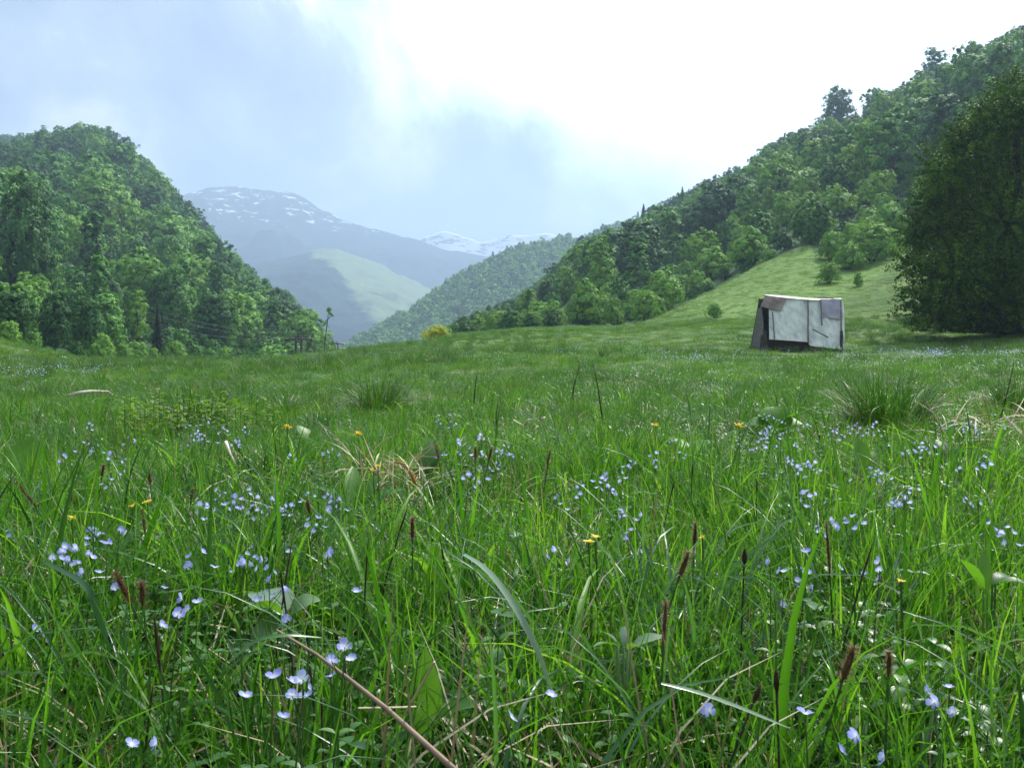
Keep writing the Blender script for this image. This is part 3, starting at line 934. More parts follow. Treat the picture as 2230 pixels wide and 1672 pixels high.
def dark_foreground_tree():
    Y = 36.0
    px = 2195
    X = (px - CX) / FPX * Y
    z = gz(X, Y)
    e = empty('broadleaf_tree', (X, Y, z), 'large dark tree filling the right edge of the photo beside the hut', 'tree')
    g = np.random.default_rng(91)
    s = Y / FPX
    mb = MB()
    mb.tube([(0, 0, -.3), (.1, 0, 1.2), (0, .1, 3), (.2, 0, 5.5), (.3, .1, 8)], [.34, .27, .22, .14, .05], 9)
    C, N, Ts = [], [], []
    # lobes given as (photo column, photo row, radius in photo pixels)
    lob = [(2105, 330, 60), (2170, 265, 62), (2230, 230, 70), (2060, 400, 62), (2135, 400, 85), (2230, 350, 100), (2040, 480, 62), (2110, 500, 90),
           (2200, 490, 110), (2025, 555, 58), (2080, 600, 85), (2170, 610, 110), (2260, 600, 110), (2060, 660, 66), (2130, 690, 80), (2220, 700, 90),
           (2290, 260, 90), (2330, 420, 120), (2330, 620, 120), (2010, 520, 34), (2035, 430, 34), (2075, 345, 34), (2040, 620, 40), (2060, 700, 45), (2150, 725, 60), (2240, 730, 60), (2100, 290, 30), (2185, 205, 36), (1988, 575, 44), (2000, 500, 46), (2012, 445, 40), (2042, 368, 48), (2090, 305, 50), (2150, 248, 52), (2215, 192, 52), (2030, 690, 58), (1992, 650, 46), (2165, 660, 95)]
    for (lx, ly, lr) in lob:
        dy = g.uniform(-2.2, 1.6)
        c0 = world_pt(lx, ly, Y + dy) - Vector((X, Y, z))
        r = lr * s
        mb.tube([(0.1, 0, max(.8, c0.z * .55)), (c0.x * .55, c0.y * .5, c0.z * .8), tuple(c0)], [.05, .03, .01], 5)
        m = int(2600 * (lr / 60) ** 2)
        d = sph(m, g)
        kc = max(10, m // 26)
        cl = sph(kc, g)
        nearc = np.argmax(d @ cl.T, axis=1)
        d = d * .38 + cl[nearc] * .62
        d /= np.linalg.norm(d, axis=1)[:, None]
        rad = r * (1 + .24 * g.normal(size=kc)[nearc]) * g.uniform(.25, 1.08, m) ** .7
        C.append(np.array(c0) + d * rad[:, None]); N.append(d + g.normal(0, .7, (m, 3)) + np.array([0, 0, .4]))
        Ts.append(np.clip(.5 + .18 * g.normal(size=kc)[nearc] + .12 * g.normal(size=m), 0, 1))
    C, N, Tt = np.concatenate(C), np.concatenate(N), np.concatenate(Ts)
    ok = C[:, 2] > 0.05
    C, N, Tt = C[ok], N[ok], Tt[ok]
    N /= np.linalg.norm(N, axis=1)[:, None]
    V, F, T2 = leaf_cloud(C, N, .048, g, Tt)
    mb.obj('trunk', M_DARKBARK, e, True)
    link('crown', np_mesh('crown', V, F, T2, CROWN['shade']), e)
    PLANTED.append((X, Y, 4))


dark_foreground_tree()


def instancer(name, pos, rot, scl, kind, sources, kindtag='stuff'):
    """one object that sets copies of the SOURCE meshes on its points (only for what nobody could count)"""
    me = bpy.data.meshes.new(name)
    me.vertices.add(len(pos)); me.vertices.foreach_set('co', np.asarray(pos, np.float32).reshape(-1))
    a = me.attributes.new('rot', 'FLOAT_VECTOR', 'POINT'); a.data.foreach_set('vector', np.asarray(rot, np.float32).reshape(-1))
    a = me.attributes.new('scl', 'FLOAT', 'POINT'); a.data.foreach_set('value', np.asarray(scl, np.float32))
    a = me.attributes.new('knd', 'INT', 'POINT'); a.data.foreach_set('value', np.asarray(kind, np.int32))
    o = link(name, me)
    t = bpy.data.node_groups.new(name, 'GeometryNodeTree')
    t.interface.new_socket('Geometry', in_out='INPUT', socket_type='NodeSocketGeometry')
    t.interface.new_socket('Geometry', in_out='OUTPUT', socket_type='NodeSocketGeometry')
    gi, go = t.nodes.new('NodeGroupInput'), t.nodes.new('NodeGroupOutput')
    na = lambda nm, ty: nn(t, 'GeometryNodeInputNamedAttribute', data_type=ty, i_Name=nm).outputs['Attribute']
    rot_, scl_, knd_ = na('rot', 'FLOAT_VECTOR'), na('scl', 'FLOAT'), na('knd', 'INT')
    e2r = nn(t, 'FunctionNodeEulerToRotation')
    t.links.new(rot_, e2r.inputs[0])
    join = t.nodes.new('GeometryNodeJoinGeometry')
    for i, me_s in enumerate(sources):
        so = bpy.data.objects.new(name + '_source', me_s)
        oi = nn(t, 'GeometryNodeObjectInfo')
        oi.inputs['Object'].default_value = so
        cmp_ = nn(t, 'FunctionNodeCompare', data_type='INT', operation='EQUAL')
        t.links.new(knd_, cmp_.inputs[2]); cmp_.inputs[3].default_value = i
        ip = nn(t, 'GeometryNodeInstanceOnPoints')
        t.links.new(gi.outputs[0], ip.inputs['Points'])
        t.links.new(cmp_.outputs[0], ip.inputs['Selection'])
        t.links.new(oi.outputs['Geometry'], ip.inputs['Instance'])
        t.links.new(e2r.outputs[0], ip.inputs['Rotation'])
        t.links.new(scl_, ip.inputs['Scale'])
        t.links.new(ip.outputs[0], join.inputs[0])
        for m in me_s.materials:
            if m.name not in me.materials: me.materials.append(m)
    t.links.new(join.outputs[0], go.inputs[0])
    md = o.modifiers.new('scatter', 'NODES')
    md.node_group = t
    return tag(o, kind=kindtag)


def poisson(px0, px1, y0, y1, spacing, n, g):
    """points spread over a wedge of land, none nearer to another than SPACING(Y)"""
    Y = np.sqrt(g.uniform(y0 ** 2, y1 ** 2, n))
    X = (g.uniform(px0, px1, n) - CX) / FPX * Y
    cell, keep = {}, []
    for i in range(n):
        s = spacing
        c = (int(X[i] // s), int(Y[i] // s))
        ok = True
        for dx in (-1, 0, 1):
            for dy in (-1, 0, 1):
                for j in cell.get((c[0] + dx, c[1] + dy), ()):
                    if (X[i] - X[j]) ** 2 + (Y[i] - Y[j]) ** 2 < s * s:
                        ok = False
        if ok:
            cell.setdefault(c, []).append(i); keep.append(i)
    return X[keep], Y[keep]


SKYLINE = np.array([(-900, 100), (-300, 300), (0, 312), (60, 300), (110, 268), (140, 258), (200, 256), (245, 272), (300, 312), (350, 362), (400, 420), (450, 480), (490, 535), (550, 585), (600, 615), (650, 650),
                    (690, 690), (720, 735), (745, 760), (860, 780), (990, 695), (1068, 665), (1129, 645), (1180, 605), (1230, 545), (1260, 524), (1310, 494), (1361, 484), (1411, 454), (1482, 418), (1542, 383),
                    (1613, 353), (1663, 312), (1714, 287), (1774, 257), (1880, 240), (1915, 197), (1966, 166), (2016, 141), (2077, 111), (2117, 86), (2168, 76), (2230, 40), (2500, -60), (3100, -200)], float)


def wood():
    g = np.random.default_rng(12)
    cand = []
    for side, (a, b, y0, y1) in (('left', (-500, 790, 40, 400)), ('right', (930, 2750, 45, 370))):
        X, Y = poisson(a, b, y0, y1, 4.3, 14000, g)
        ok = forest_zone(X, Y)
        X, Y = X[ok], Y[ok]
        Z = ground(X, Y)
        px = CX + FPX * X / Y
        for x, y, z, p in zip(X, Y, Z, px):
            if any((x - a_) ** 2 + (y - b_) ** 2 < r_ * r_ for a_, b_, r_ in PLANTED):
                continue
            # the land behind the crest shows nothing
            crest = np.interp(p, CPX, KY[:, 8])
            if y > crest + 14:
                continue
            # a clearing of light scrub runs up the left hill and along the right wood's lower edge
            r = g.random()
            if side == 'left' and 320 < p < 668 and y < 101: continue
            nz = float(vnoise(np.array(x / 22.0), np.array(y / 30.0)))
            if side == 'left':
                h = g.uniform(4.0, 9.6) * (0.72 + 0.45 * min(1, y / 150))
                key = ('round' if r < .40 else 'roundl' if r < .60 + nz * .5 else 'roundd' if r < .76 else 'cone' if r < .93 else 'column')
                if 600 < p: h *= 0.85
            else:
                edge = np.interp(p, [930, 1150, 1400, 1450, 1650, 1760, 1960, 2300], [76, 72, 70, 80, 90, 92, 84, 52])
                low = y < edge + 26 + nz * 30
                h = g.uniform(2.2, 3.8) if low else g.uniform(4.4, 10.0)
                if p < 1250: h *= 0.75
                if low:
                    key = 'bush' if r < .6 else 'roundl' if r < .8 else 'round'
                    if 'round' in key: h *= 1.3
                else:
                    key = ('round' if r < .36 else 'roundd' if r < .52 else 'roundl' if r < .66 + nz * .4 else 'cone' if r < .84 else 'column' if r < .93 else 'spruce')
            if y > 105 and not (side == 'right' and low):
                big = g.random()
                if big < .22:
                    h *= 1.45
                    key = 'roundd' if g.random() < .45 else 'round' if g.random() < .7 else 'roundl'
                elif big < .62:
                    h *= .72
                    if key == 'roundd': key = 'roundl'
            if y > crest - 22: h *= .72
            if key == 'spruce' and y < 150: key = 'cone'
            if side == 'left' and y < 110: h = min(h, y * g.uniform(.045, .072))
            room = z_of(np.interp(p, SKYLINE[:, 0], SKYLINE[:, 1]) + g.uniform(-6, 16), y) - z
            if room < 1.3: continue
            h = min(h, room)
            cand.append((h / y, side, key, x, y, z, h, p))
    cand.sort(key=lambda c: -c[0])
    inframe = [c for c in cand if -40 < c[7] < 2260]
    lab = {
        ('left', 'broadleaf_tree'): 'green broadleaf tree packed among others on the steep left hill',
        ('left', 'birch_tree'): 'slim light green tree among rounder ones on the steep left hill',
        ('right', 'broadleaf_tree'): 'green broadleaf tree packed among others on the wooded right hill',
        ('right', 'birch_tree'): 'slim light green tree among rounder ones on the wooded right hill',
        ('right', 'spruce_tree'): 'small pointed spruce among broadleaf trees on the wooded right hill',
        ('right', 'bush'): 'leafy bush in the scrub along the lower edge of the right wood',
    }
    count, rest = {}, []
    for c in cand:
        s, side, key, x, y, z, h, p = c
        name = SPECIES[key][0]
        limit = 260 if name == 'broadleaf_tree' else 120
        if -40 < p < 2260 and count.get(name, 0) < limit and not (1985 < p and y > 60 and False):
            count[name] = count.get(name, 0) + 1
            l = lab[(side, name)]
            plant_tree(key, (x, y, z - .1), h, l, {'left': 'trees of the left hillside wood', 'right': 'trees of the right hillside wood'}[side] + ' - ' + name.replace('_', ' '), 'bush' if name == 'bush' else 'tree', wide=g.uniform(.85, 1.25))
        else:
            rest.append(c)
    keys = ['round', 'roundl', 'roundd', 'cone', 'column', 'spruce', 'bush']
    src, idx = [], {}
    for k in keys:
        idx[k] = []
        for cm, tm in SPECIES[k][1][:2]:
            idx[k].append(len(src)); src.append(cm)
    pos = [(c[3], c[4], c[5] - .15) for c in rest]
    rot = [(0, 0, g.uniform(0, 6.28)) for _ in rest]
    knd = [idx[c[2]][g.integers(len(idx[c[2]]))] for c in rest]
    o = instancer('forest', pos, rot, [c[6] * .98 for c in rest], knd, src)
    tag(o, 'wood of green broadleaf trees massed on the upper hillsides', 'wood')
    # low undergrowth between the trees
    X, Y = [], []
    for (a, b, y0, y1) in ((-300, 790, 46, 330), (930, 2600, 48, 300)):
        x, y = poisson(a, b, y0, y1, 2.0, 42000, g)
        ok = forest_zone(x, y)
        X.append(x[ok]); Y.append(y[ok])
    X, Y = np.concatenate(X), np.concatenate(Y)
    Z = ground(X, Y)
    src = [SPECIES['scrub'][1][0][0], SPECIES['scrub'][1][1][0], SPECIES['bushd'][1][0][0]]
    n = len(X)
    o = instancer('undergrowth', np.stack([X, Y, Z - .1], 1), np.stack([0 * X, 0 * X, g.uniform(0, 6.28, n)], 1), g.uniform(.8, 1.9, n), g.choice(3, n, p=[.38, .37, .25]), src)
    tag(o, 'low leafy scrub filling the gaps between the hillside trees', 'undergrowth')
    print('trees', count, 'rest', len(rest), 'scrub', n)


wood()


def far_woods():
    g = np.random.default_rng(5)
    src = [crown_mesh('far_crown', CROWN['mid'], 300 + k, 'round', 1.0, 0.9, 0.0, 420, 0.075, 10) for k in range(3)]
    src += [crown_mesh('far_crown', CROWN['light'], 310, 'round', 1.0, 0.9, 0.0, 420, 0.075, 10), crown_mesh('far_crown', CROWN['spruce'], 320, 'spruce', 1.0, .45, 0.0, 420, 0.07, 10)]
    for name, P, n, lo, hi, label in (('ridge_wood', WR, 8200, 5, 9, 'hazy wood covering the far ridge in the middle of the valley'), ('back_wood', BR, 1800, 4.5, 8, 'dark wood on the ridge behind the steep left hill')):
        nr, nc = P.shape[:2]
        i = g.uniform(0.0, min(nr - 2, 94), n); j = g.uniform(0, nc - 2, n)
        i0, j0 = i.astype(int), j.astype(int)
        fi, fj = (i - i0)[:, None], (j - j0)[:, None]
        p = (P[i0, j0] * (1 - fi) + P[i0 + 1, j0] * fi) * (1 - fj) + (P[i0, j0 + 1] * (1 - fi) + P[i0 + 1, j0 + 1] * fi) * fj
        p[:, 2] -= .5
        k = g.choice(5, n, p=[.28, .27, .25, .14, .06])
        o = instancer(name, p, np.stack([0 * i, 0 * i, g.uniform(0, 6.28, n)], 1), g.uniform(lo, hi, n), k, src)
        tag(o, label, 'wood')


far_woods()


# ------------------------------------------------------------------ the patched hut
M_SHEET = solid_mat('weathered_white_sheet', [(0.28, (0.36, 0.38, 0.35)), (0.40, (0.52, 0.56, 0.52)), (0.55, (0.62, 0.67, 0.62)), (0.75, (0.70, 0.74, 0.68))], 2.6, rough=0.6, bump=0.4, detail=9.0, stretch=(1.6, 1, .8))
M_SHEET_EDGE = solid_mat('bleached_sunlit_canvas', [(0.3, (0.55, 0.53, 0.45)), (0.7, (0.78, 0.76, 0.68))], 5, rough=0.7)
M_RUSTY = solid_mat('brown_board', [(0.3, (0.15, 0.11, 0.095)), (0.6, (0.27, 0.22, 0.20)), (0.8, (0.34, 0.30, 0.28))], 3.5, rough=0.75)
M_VIOLET = solid_mat('grey_violet_sheet', [(0.3, (0.25, 0.24, 0.30)), (0.7, (0.37, 0.35, 0.42))], 4, rough=0.7, bump=0.2)
M_BATTEN = solid_mat('old_batten', [(0.3, (0.10, 0.09, 0.085)), (0.7, (0.23, 0.21, 0.19))], 18, rough=0.8)
M_GREYBOARD = solid_mat('grey_board', [(0.3, (0.11, 0.10, 0.095)), (0.7, (0.20, 0.18, 0.17))], 3, stretch=(1, 1, 8), rough=0.85)
M_DARKWOOD = solid_mat('dark_wood', [(0.3, (0.03, 0.03, 0.025)), (0.7, (0.09, 0.085, 0.07))], 8, rough=0.85)
M_SILL = solid_mat('brown_plank', [(0.3, (0.045, 0.034, 0.032)), (0.7, (0.09, 0.07, 0.065))], 4, stretch=(1, 1, 10), rough=0.85)


def hut():
    Y0 = 30.0
    g0 = gpt(1750, Y0)
    e = empty('hut', g0, 'small tumbledown hut patched with white sheets standing at the foot of the grassy slope', 'hut')
    inv = Matrix.Translation(-g0)
    g = np.random.default_rng(8)

    def P(px, py, out=0.0, lean=0.75):
        y = Y0 + (766 - py) / 124 * lean - out
        return inv @ world_pt(px, py, y)

    def sheet(name, quad, mat, nx=8, ny=6, wr=0.015, out=0.0, thick=0.012, seed=1):
        gg = np.random.default_rng(seed)
        a, b, c, d = [np.array(P(*q, out)) for q in quad]     # tl, tr, br, bl
        mb = MB()
        v = []
        for j in range(ny + 1):
            for i in range(nx + 1):
                u, w = i / nx, j / ny
                p = (a * (1 - u) + b * u) * (1 - w) + (d * (1 - u) + c * u) * w
                p = p + np.array([0, -1, 0.2]) * (gg.normal(0, wr) + wr * 1.6 * math.sin(u * 9 + seed) * math.sin(w * 5 + seed * 2) + wr * 1.5 * math.sin(w * 3.1))
                v.append(p)
        fs = [(j * (nx + 1) + i, (j + 1) * (nx + 1) + i, (j + 1) * (nx + 1) + i + 1, j * (nx + 1) + i + 1) for j in range(ny) for i in range(nx)]
        mb.add(v, fs)
        o = mb.obj(name, mat, e, False)
        md = o.modifiers.new('thickness', 'SOLIDIFY'); md.thickness = thick; md.offset = 0
        return o

    a = sheet('front_sheet', [(1674, 646), (1760, 651), (1758, 744), (1675, 737)], M_SHEET, 12, 9, .007, seed=1)
    a['label'] = 'larger white sheet hung higher'
    b = sheet('front_sheet', [(1758, 651), (1832, 651), (1833, 760), (1760, 750)], M_SHEET, 12, 10, seed=3, wr=.010, out=0.004)
    b['label'] = 'white sheet hanging lower and buckled at its foot'
    o = sheet('brown_flap', [(1666, 643), (1714, 650), (1701, 677), (1656, 668)], M_RUSTY, 5, 4, .006, out=.075, thick=.014, seed=5)
    o = sheet('violet_patch', [(1787, 652), (1831, 652), (1835, 696), (1790, 691)], M_VIOLET, 5, 4, .006, out=.07, seed=6)
    o = sheet('hem', [(1675, 735), (1759, 741), (1758, 745), (1675, 739)], M_SHEET_EDGE, 8, 1, .002, out=.05, thick=.03, seed=2)
    o = sheet('hem', [(1764, 749), (1833, 758), (1833, 762), (1764, 753)], M_SHEET_EDGE, 8, 1, .002, out=.055, thick=.03, seed=4)
    # strip over the ridge: the sunlit top edge, put into a paler colour
    mb = MB()
    tops = [(1666, 642), (1700, 644), (1740, 648), (1770, 650), (1800, 651), (1832, 650)]
    V = []
    for px, py in tops:
        f = P(px, py + 4, .05); r = P(px, py - 0, -.02); bk = P(px, py + 5, -.16)
        V += [f, r, bk]
    mb.add([tuple(v) for v in V], [q for i in range(len(tops) - 1) for q in ((3 * i, 3 * i + 3, 3 * i + 4, 3 * i + 1), (3 * i + 1, 3 * i + 4, 3 * i + 5, 3 * i + 2))])
    o = mb.obj('sunlit_ridge_strip', M_SHEET_EDGE, e)
    md = o.modifiers.new('thickness', 'SOLIDIFY'); md.thickness = .02; md.offset = 0
    for (x0, y0, x1, y1, w) in ((1683, 679, 1687, 738, .022), (1759, 653, 1760, 748, .026), (1787, 653, 1790, 708, .024), (1831, 653, 1832, 742, .024)):
        p0, p1 = np.array(P(x0, y0, .085)), np.array(P(x1, y1, .085))
        mb = MB()
        k = 6
        mb.tube([p0 + (p1 - p0) * i / k + np.array([g.normal(0, .006), 0, 0]) for i in range(k + 1)], w, 5)
        mb.obj('batten', M_BATTEN, e)
    mb = MB()
    mb.tube([tuple(P(1770, 717, .12)), tuple(P(1804, 735, .12))], .018, 5)
    mb.obj('loose_stick', M_DARKWOOD, e)
    # frame: posts, ridge beam, rails, rafters of the back slope
    mb = MB(); mb.tube([tuple(P(1668, 649, -.08)), tuple(P(1831, 656, -.08))], .035, 6); mb.obj('ridge_beam', M_DARKWOOD, e)
    z = 0.0
    for px, dy in ((1667, .02), (1832, .02), (1670, 1.75), (1834, 1.75)):
        x = (px - CX) / FPX * Y0 - g0.x
        mb = MB()
        topz = 1.60 if dy < 1 else .45
        mb.box((x - .035, dy - .035, -.25), (x + .035, dy + .035, .62 if dy < 1 else .5))
        mb.obj('post', M_DARKWOOD, e)
    xl, xr = (1668 - CX) / FPX * Y0 - g0.x, (1833 - CX) / FPX * Y0 - g0.x
    zr = P(1668, 647).z
    for x in (xl + .04, xr - .04):
        mb = MB()
        mb.tube([(x, .16, .05), (x, .82, zr - .10)], .02, 5)
        mb.tube([(x, 1.85, .1), (x, .80, zr - .06)], .03, 5)
        mb.obj('rafter', M_DARKWOOD, e)
    mb = MB()
    mb.box((xl, .33, -.15), (xr - .02, .37, .36))
    mb.obj('lower_wall', M_SILL, e)
    # back slope of boards and the right gable
    mb = MB()
    n = 9
    for i in range(n):
        x0 = xl - .02 + (xr - xl + .04) * i / n; x1 = xl - .02 + (xr - xl + .04) * (i + 1) / n - .006
        dz = g.normal(0, .012)
        mb.add([(x0, .84, zr - .02 + dz), (x1, .84, zr - .02 + dz), (x1, 1.95, .08), (x0, 1.95, .08), (x0, .86, zr - .05 + dz), (x1, .86, zr - .05 + dz), (x1, 1.93, .04), (x0, 1.93, .04)],
               [(0, 1, 2, 3), (7, 6, 5, 4), (0, 4, 5, 1), (1, 5, 6, 2), (2, 6, 7, 3), (3, 7, 4, 0)])
    mb.obj('back_roof', M_GREYBOARD, e)
    mb = MB()
    mb.add([(xr + .04, .12, -.1), (xr + .04, 1.86, .0), (xr + .04, .80, zr - .08), (xr + .06, .12, -.1), (xr + .06, 1.86, .0), (xr + .06, .80, zr - .08)],
           [(0, 1, 2), (5, 4, 3), (0, 3, 4, 1), (1, 4, 5, 2), (2, 5, 3, 0)])
    mb.obj('gable_wall', M_SHEET, e)
    # ragged strip of canvas down the right edge
    o = sheet('edge_canvas', [(1834, 653), (1838, 670), (1839, 762), (1833, 762)], M_SHEET, 2, 6, .01, out=.02, seed=9)
    # grey boards closing the rear of the left gable
    mb = MB()
    pts = [Vector((xl - .02, a_, b_)) for a_, b_ in ((1.92, -.1), (.36, -.1), (.36, .75), (.62, zr - .30), (.95, zr - .32))]
    v = [tuple(p) for p in pts] + [tuple(p + Vector((.03, 0, 0))) for p in pts]
    mb.add(v, [(4, 3, 2, 1, 0), (5, 6, 7, 8, 9)] + [(i, (i + 1) % 5, (i + 1) % 5 + 5, i + 5) for i in range(5)])
    mb.obj('side_wall', M_GREYBOARD, e)
    mb = MB()
    mb.box((0, 0, 0), (.18, .03, .52), Matrix.Translation(P(1654, 768, .16)) @ Euler((0, R(4), 0)).to_matrix().to_4x4())
    mb.obj('short_board', M_DARKWOOD, e)
    PLANTED.append((g0.x, Y0 + 1, 1.4))
    return e


hut()

# ------------------------------------------------------------------ power poles and their wires
M_POLE = solid_mat('rusty_pole', [(0.3, (0.016, 0.015, 0.013)), (0.6, (0.035, 0.030, 0.024)), (0.8, (0.11, 0.07, 0.04))], 2.5, rough=0.8)
M_WIRE = solid_mat('wire', [(0, (0.12, 0.13, 0.14)), (1, (0.18, 0.19, 0.20))], 2, rough=0.7)
M_INSUL = solid_mat('insulator', [(0, (0.10, 0.07, 0.05)), (1, (0.18, 0.12, 0.08))], 2, rough=0.3)


def pole(px, py_top, Y, label, arm=2.5, rz=0.1):
    X = (px - CX) / FPX * Y
    top = world_pt(px, py_top, Y).z
    z0 = gz(X, Y)
    H = top - z0
    e = empty('power_pole', (X, Y, z0), label, 'power pole', 'poles of the power line', rz)
    w0, w1 = .38, .24
    for s in (-1, 1):
        mb = MB()
        mb.tube([(s * w0, 0, -.4), (s * w1, 0, H)], [.15, .125], 8)
        mb.obj('pole', M_POLE, e, True)
    mb = MB()
    k = max(5, int(H / .75))
    for i in range(k):
        a, b = i / k, (i + 1) / k
        wa, wb = w0 + (w1 - w0) * a, w0 + (w1 - w0) * b
        s = 1 if i % 2 else -1
        mb.tube([(-s * wa, -.03, H * a), (s * wb, -.03, H * b)], .032, 5)
        mb.tube([(-wb, .03, H * b), (wb, .03, H * b)], .03, 5)
    mb.obj('brace', M_POLE, e)
    mb = MB()
    zc = H - .28
    mb.tube([(-arm / 2, 0, zc - .10), (-arm * .3, 0, zc + .05), (-w1, 0, zc + .06), (w1, 0, zc + .06), (arm * .3, 0, zc + .05), (arm / 2, 0, zc - .12)], .10, 6)
    mb.obj('crossarm', M_POLE, e, True)
    mb = MB()
    mb.tube([(-.05, 0, H - .1), (-.05, 0, H + .28)], .06, 6)
    mb.obj('peak_post', M_POLE, e)
    pts = []
    for x, z in ((-arm / 2 + .06, zc - .02), (arm / 2 - .06, zc - .04), (-.05, H + .26)):
        mb = MB()
        mb.tube([(x, 0, z), (x, 0, z + .08), (x, 0, z + .13), (x, 0, z + .2)], [.03, .07, .05, .06], 7)
        mb.obj('insulator', M_INSUL, e, True)
        c, s = math.cos(rz), math.sin(rz)
        pts.append(Vector((X + x * c, Y + x * s, z0 + z + .17)))
    return pts


A = pole(651, 733, 97, 'nearer and taller of two dark power poles, left of the thin tree')
B = pole(733, 746, 187, 'farther and smaller of two dark power poles, right of the thin tree')
# the line runs on from the near pole into the trees on the left
C_ = [world_pt(296, r_, 81) for r_ in (690, 672, 660)]


def wires(Pa, Pb, label, sag):
    for a, b in zip(Pa, Pb):
        n = 14
        pts = [a.lerp(b, i / n) - Vector((0, 0, sag * 4 * (i / n) * (1 - i / n))) for i in range(n + 1)]
        mb = MB(); mb.tube([tuple(p) for p in pts], .008, 4)
        tag(mb.obj('power_wire', M_WIRE), label, 'wire', 'wires of the power line')


wires(A, B, 'thin power wire strung between the two dark power poles', .8)
wires(C_, A, 'thin power wire crossing in front of the dark rounded tree', .7)

# ------------------------------------------------------------------ rocks and dead wood on the meadow
def rock(px, py, size, label):
    p = solve(px, py, 0.0, y0=5)
    g = np.random.default_rng(int(px))
    mb = MB()
    n, m = 10, 7
    V = []
    for j in range(m):
        th = math.pi * (0.02 + .96 * j / (m - 1))
        for i in range(n):
            a = 2 * math.pi * i / n
            r = size * (1 + g.normal(0, .10))
            V.append((r * math.sin(th) * math.cos(a) * 1.25, r * math.sin(th) * math.sin(a), r * math.cos(th) * .6))
    mb.add(V, [(j * n + i, (j + 1) * n + i, (j + 1) * n + (i + 1) % n, j * n + (i + 1) % n) for j in range(m - 1) for i in range(n)] + [tuple(range(n)), tuple(range((m - 1) * n, m * n))[::-1]])
    o = mb.obj('rock', M_ROCK, None, True)
    o.location = p + Vector((0, 0, size * .35))
    tag(o, label, 'rock')


rock(136, 783, .12, 'larger pale rock on the grassy bank below the dark trees')
rock(58, 766, .07, 'smaller pale rock higher on the grassy bank at the far left')
rock(246, 783, .16, 'grey rock on the meadow crest below the pale rounded bush')


def stick(name, path, r, mat, label, cat, n=6, fork=None):
    """PATH of (photo column, row, depth) points"""
    pts = [world_pt(*p) for p in path]
    base = pts[0].copy()
    mb = MB()
    L = len(pts)
    mb.tube([tuple(p - base) for p in pts], [r * (1 - .55 * i / (L - 1)) for i in range(L)], n)
    if fork:
        for f in fork:
            q = [world_pt(*p) - base for p in f]
            mb.tube([tuple(p) for p in q], [r * .5] * (len(q) - 1) + [r * .2], n)
    o = mb.obj(name, mat, None, True)
    o.location = base
    return tag(o, label, cat)


# ------------------------------------------------------------------ meadow: grass and herbs nobody could count
def tuft(name, mats, seed, n, r, lmin, lmax, wmin, wmax, lean=.25, curl=.8, nseg=4, fold=False, tw=.8, dry=.05):
    g = np.random.default_rng(seed)
    mb = MB()
    for _ in range(n):
        a = g.uniform(0, 6.28); q = r * math.sqrt(g.random())
        az = a + g.normal(0, .9)
        l = g.uniform(lmin, lmax)
        d = g.random() < dry
        mb.blade((q * math.cos(a), q * math.sin(a), -.01), az, l, g.uniform(wmin, wmax), abs(g.normal(0, lean)), abs(g.normal(curl, .35)), nseg,
                 tint=float(np.clip(g.normal(.5, .22), 0, 1)), mat=1 if d else 0, fold=fold, twist=g.normal(0, tw))
    return mb.mesh(name, mats, True)


def herb(name, mat, seed, stems, h, leaf, r):
    g = np.random.default_rng(seed)
    mb = MB()
    for s in range(stems):
        a = g.uniform(0, 6.28); q = r * math.sqrt(g.random())
        x, y = q * math.cos(a), q * math.sin(a)
        hh = h * g.uniform(.5, 1.1)
        dx, dy = g.normal(0, .25 * hh), g.normal(0, .25 * hh)
        mb.tube([(x, y, -.01), (x + dx * .3, y + dy * .3, hh * .5), (x + dx, y + dy, hh)], [.0011, .0009, .0006], 4, .4)
        k = max(2, int(hh / .022))
        az0 = g.uniform(0, 3)
        for i in range(k):
            f = (i + 1) / k
            for sgn in (0, math.pi):
                az = az0 + sgn + (i % 2) * 1.57 + g.normal(0, .2)
                l = leaf * (1.1 - .5 * f) * g.uniform(.8, 1.2)
                mb.leaf((x + dx * f ** 1.5, y + dy * f ** 1.5, hh * f), az, l, l * .58, g.uniform(.1, .7), g.uniform(.3, 1.0), 4, float(np.clip(g.normal(.5, .2), 0, 1)))
    return mb.mesh(name, mat, True)


def carpet(name, mat, seed, n, r, zmin, zmax, leaf):
    g = np.random.default_rng(seed)
    mb = MB()
    for _ in range(n):
        a = g.uniform(0, 6.28); q = r * math.sqrt(g.random())
        l = leaf * g.uniform(.6, 1.3)
        mb.leaf((q * math.cos(a), q * math.sin(a), g.uniform(zmin, zmax)), g.uniform(0, 6.28), l, l * .6, g.uniform(-.1, .8), g.uniform(.2, .9), 3, float(np.clip(g.normal(.5, .22), 0, 1)))
    return mb.mesh(name, mat, True)


def litter(name, seed, n, r):
    g = np.random.default_rng(seed)
    mb = MB()
    for _ in range(n):
        a = g.uniform(0, 6.28); q = r * math.sqrt(g.random())
        mb.blade((q * math.cos(a), q * math.sin(a), g.uniform(.005, .05)), g.uniform(0, 6.28), g.uniform(.04, .20), g.uniform(.0015, .0045), g.uniform(1.0, 1.5), g.uniform(-.1, .5), 3,
                 tint=float(g.uniform(0, 1)), twist=g.normal(0, .8))
    return mb.mesh(name, M_STRAW, True)


def rosette(name, seed):
    g = np.random.default_rng(seed)
    mb = MB()
    for k in range(8):
        az = k * 2.4 + g.normal(0, .3)
        l = g.uniform(.06, .12)
        mb.leaf((.01 * math.cos(az), .01 * math.sin(az), 0), az, l, l * g.uniform(.24, .42), g.uniform(.5, 1.3), g.uniform(.4, 1.1), 7, float(np.clip(g.normal(.6, .25), 0, 1)), shape=.55, wave=.05, roll=g.normal(0, .3))
    return mb.mesh(name, M_BROAD, True)


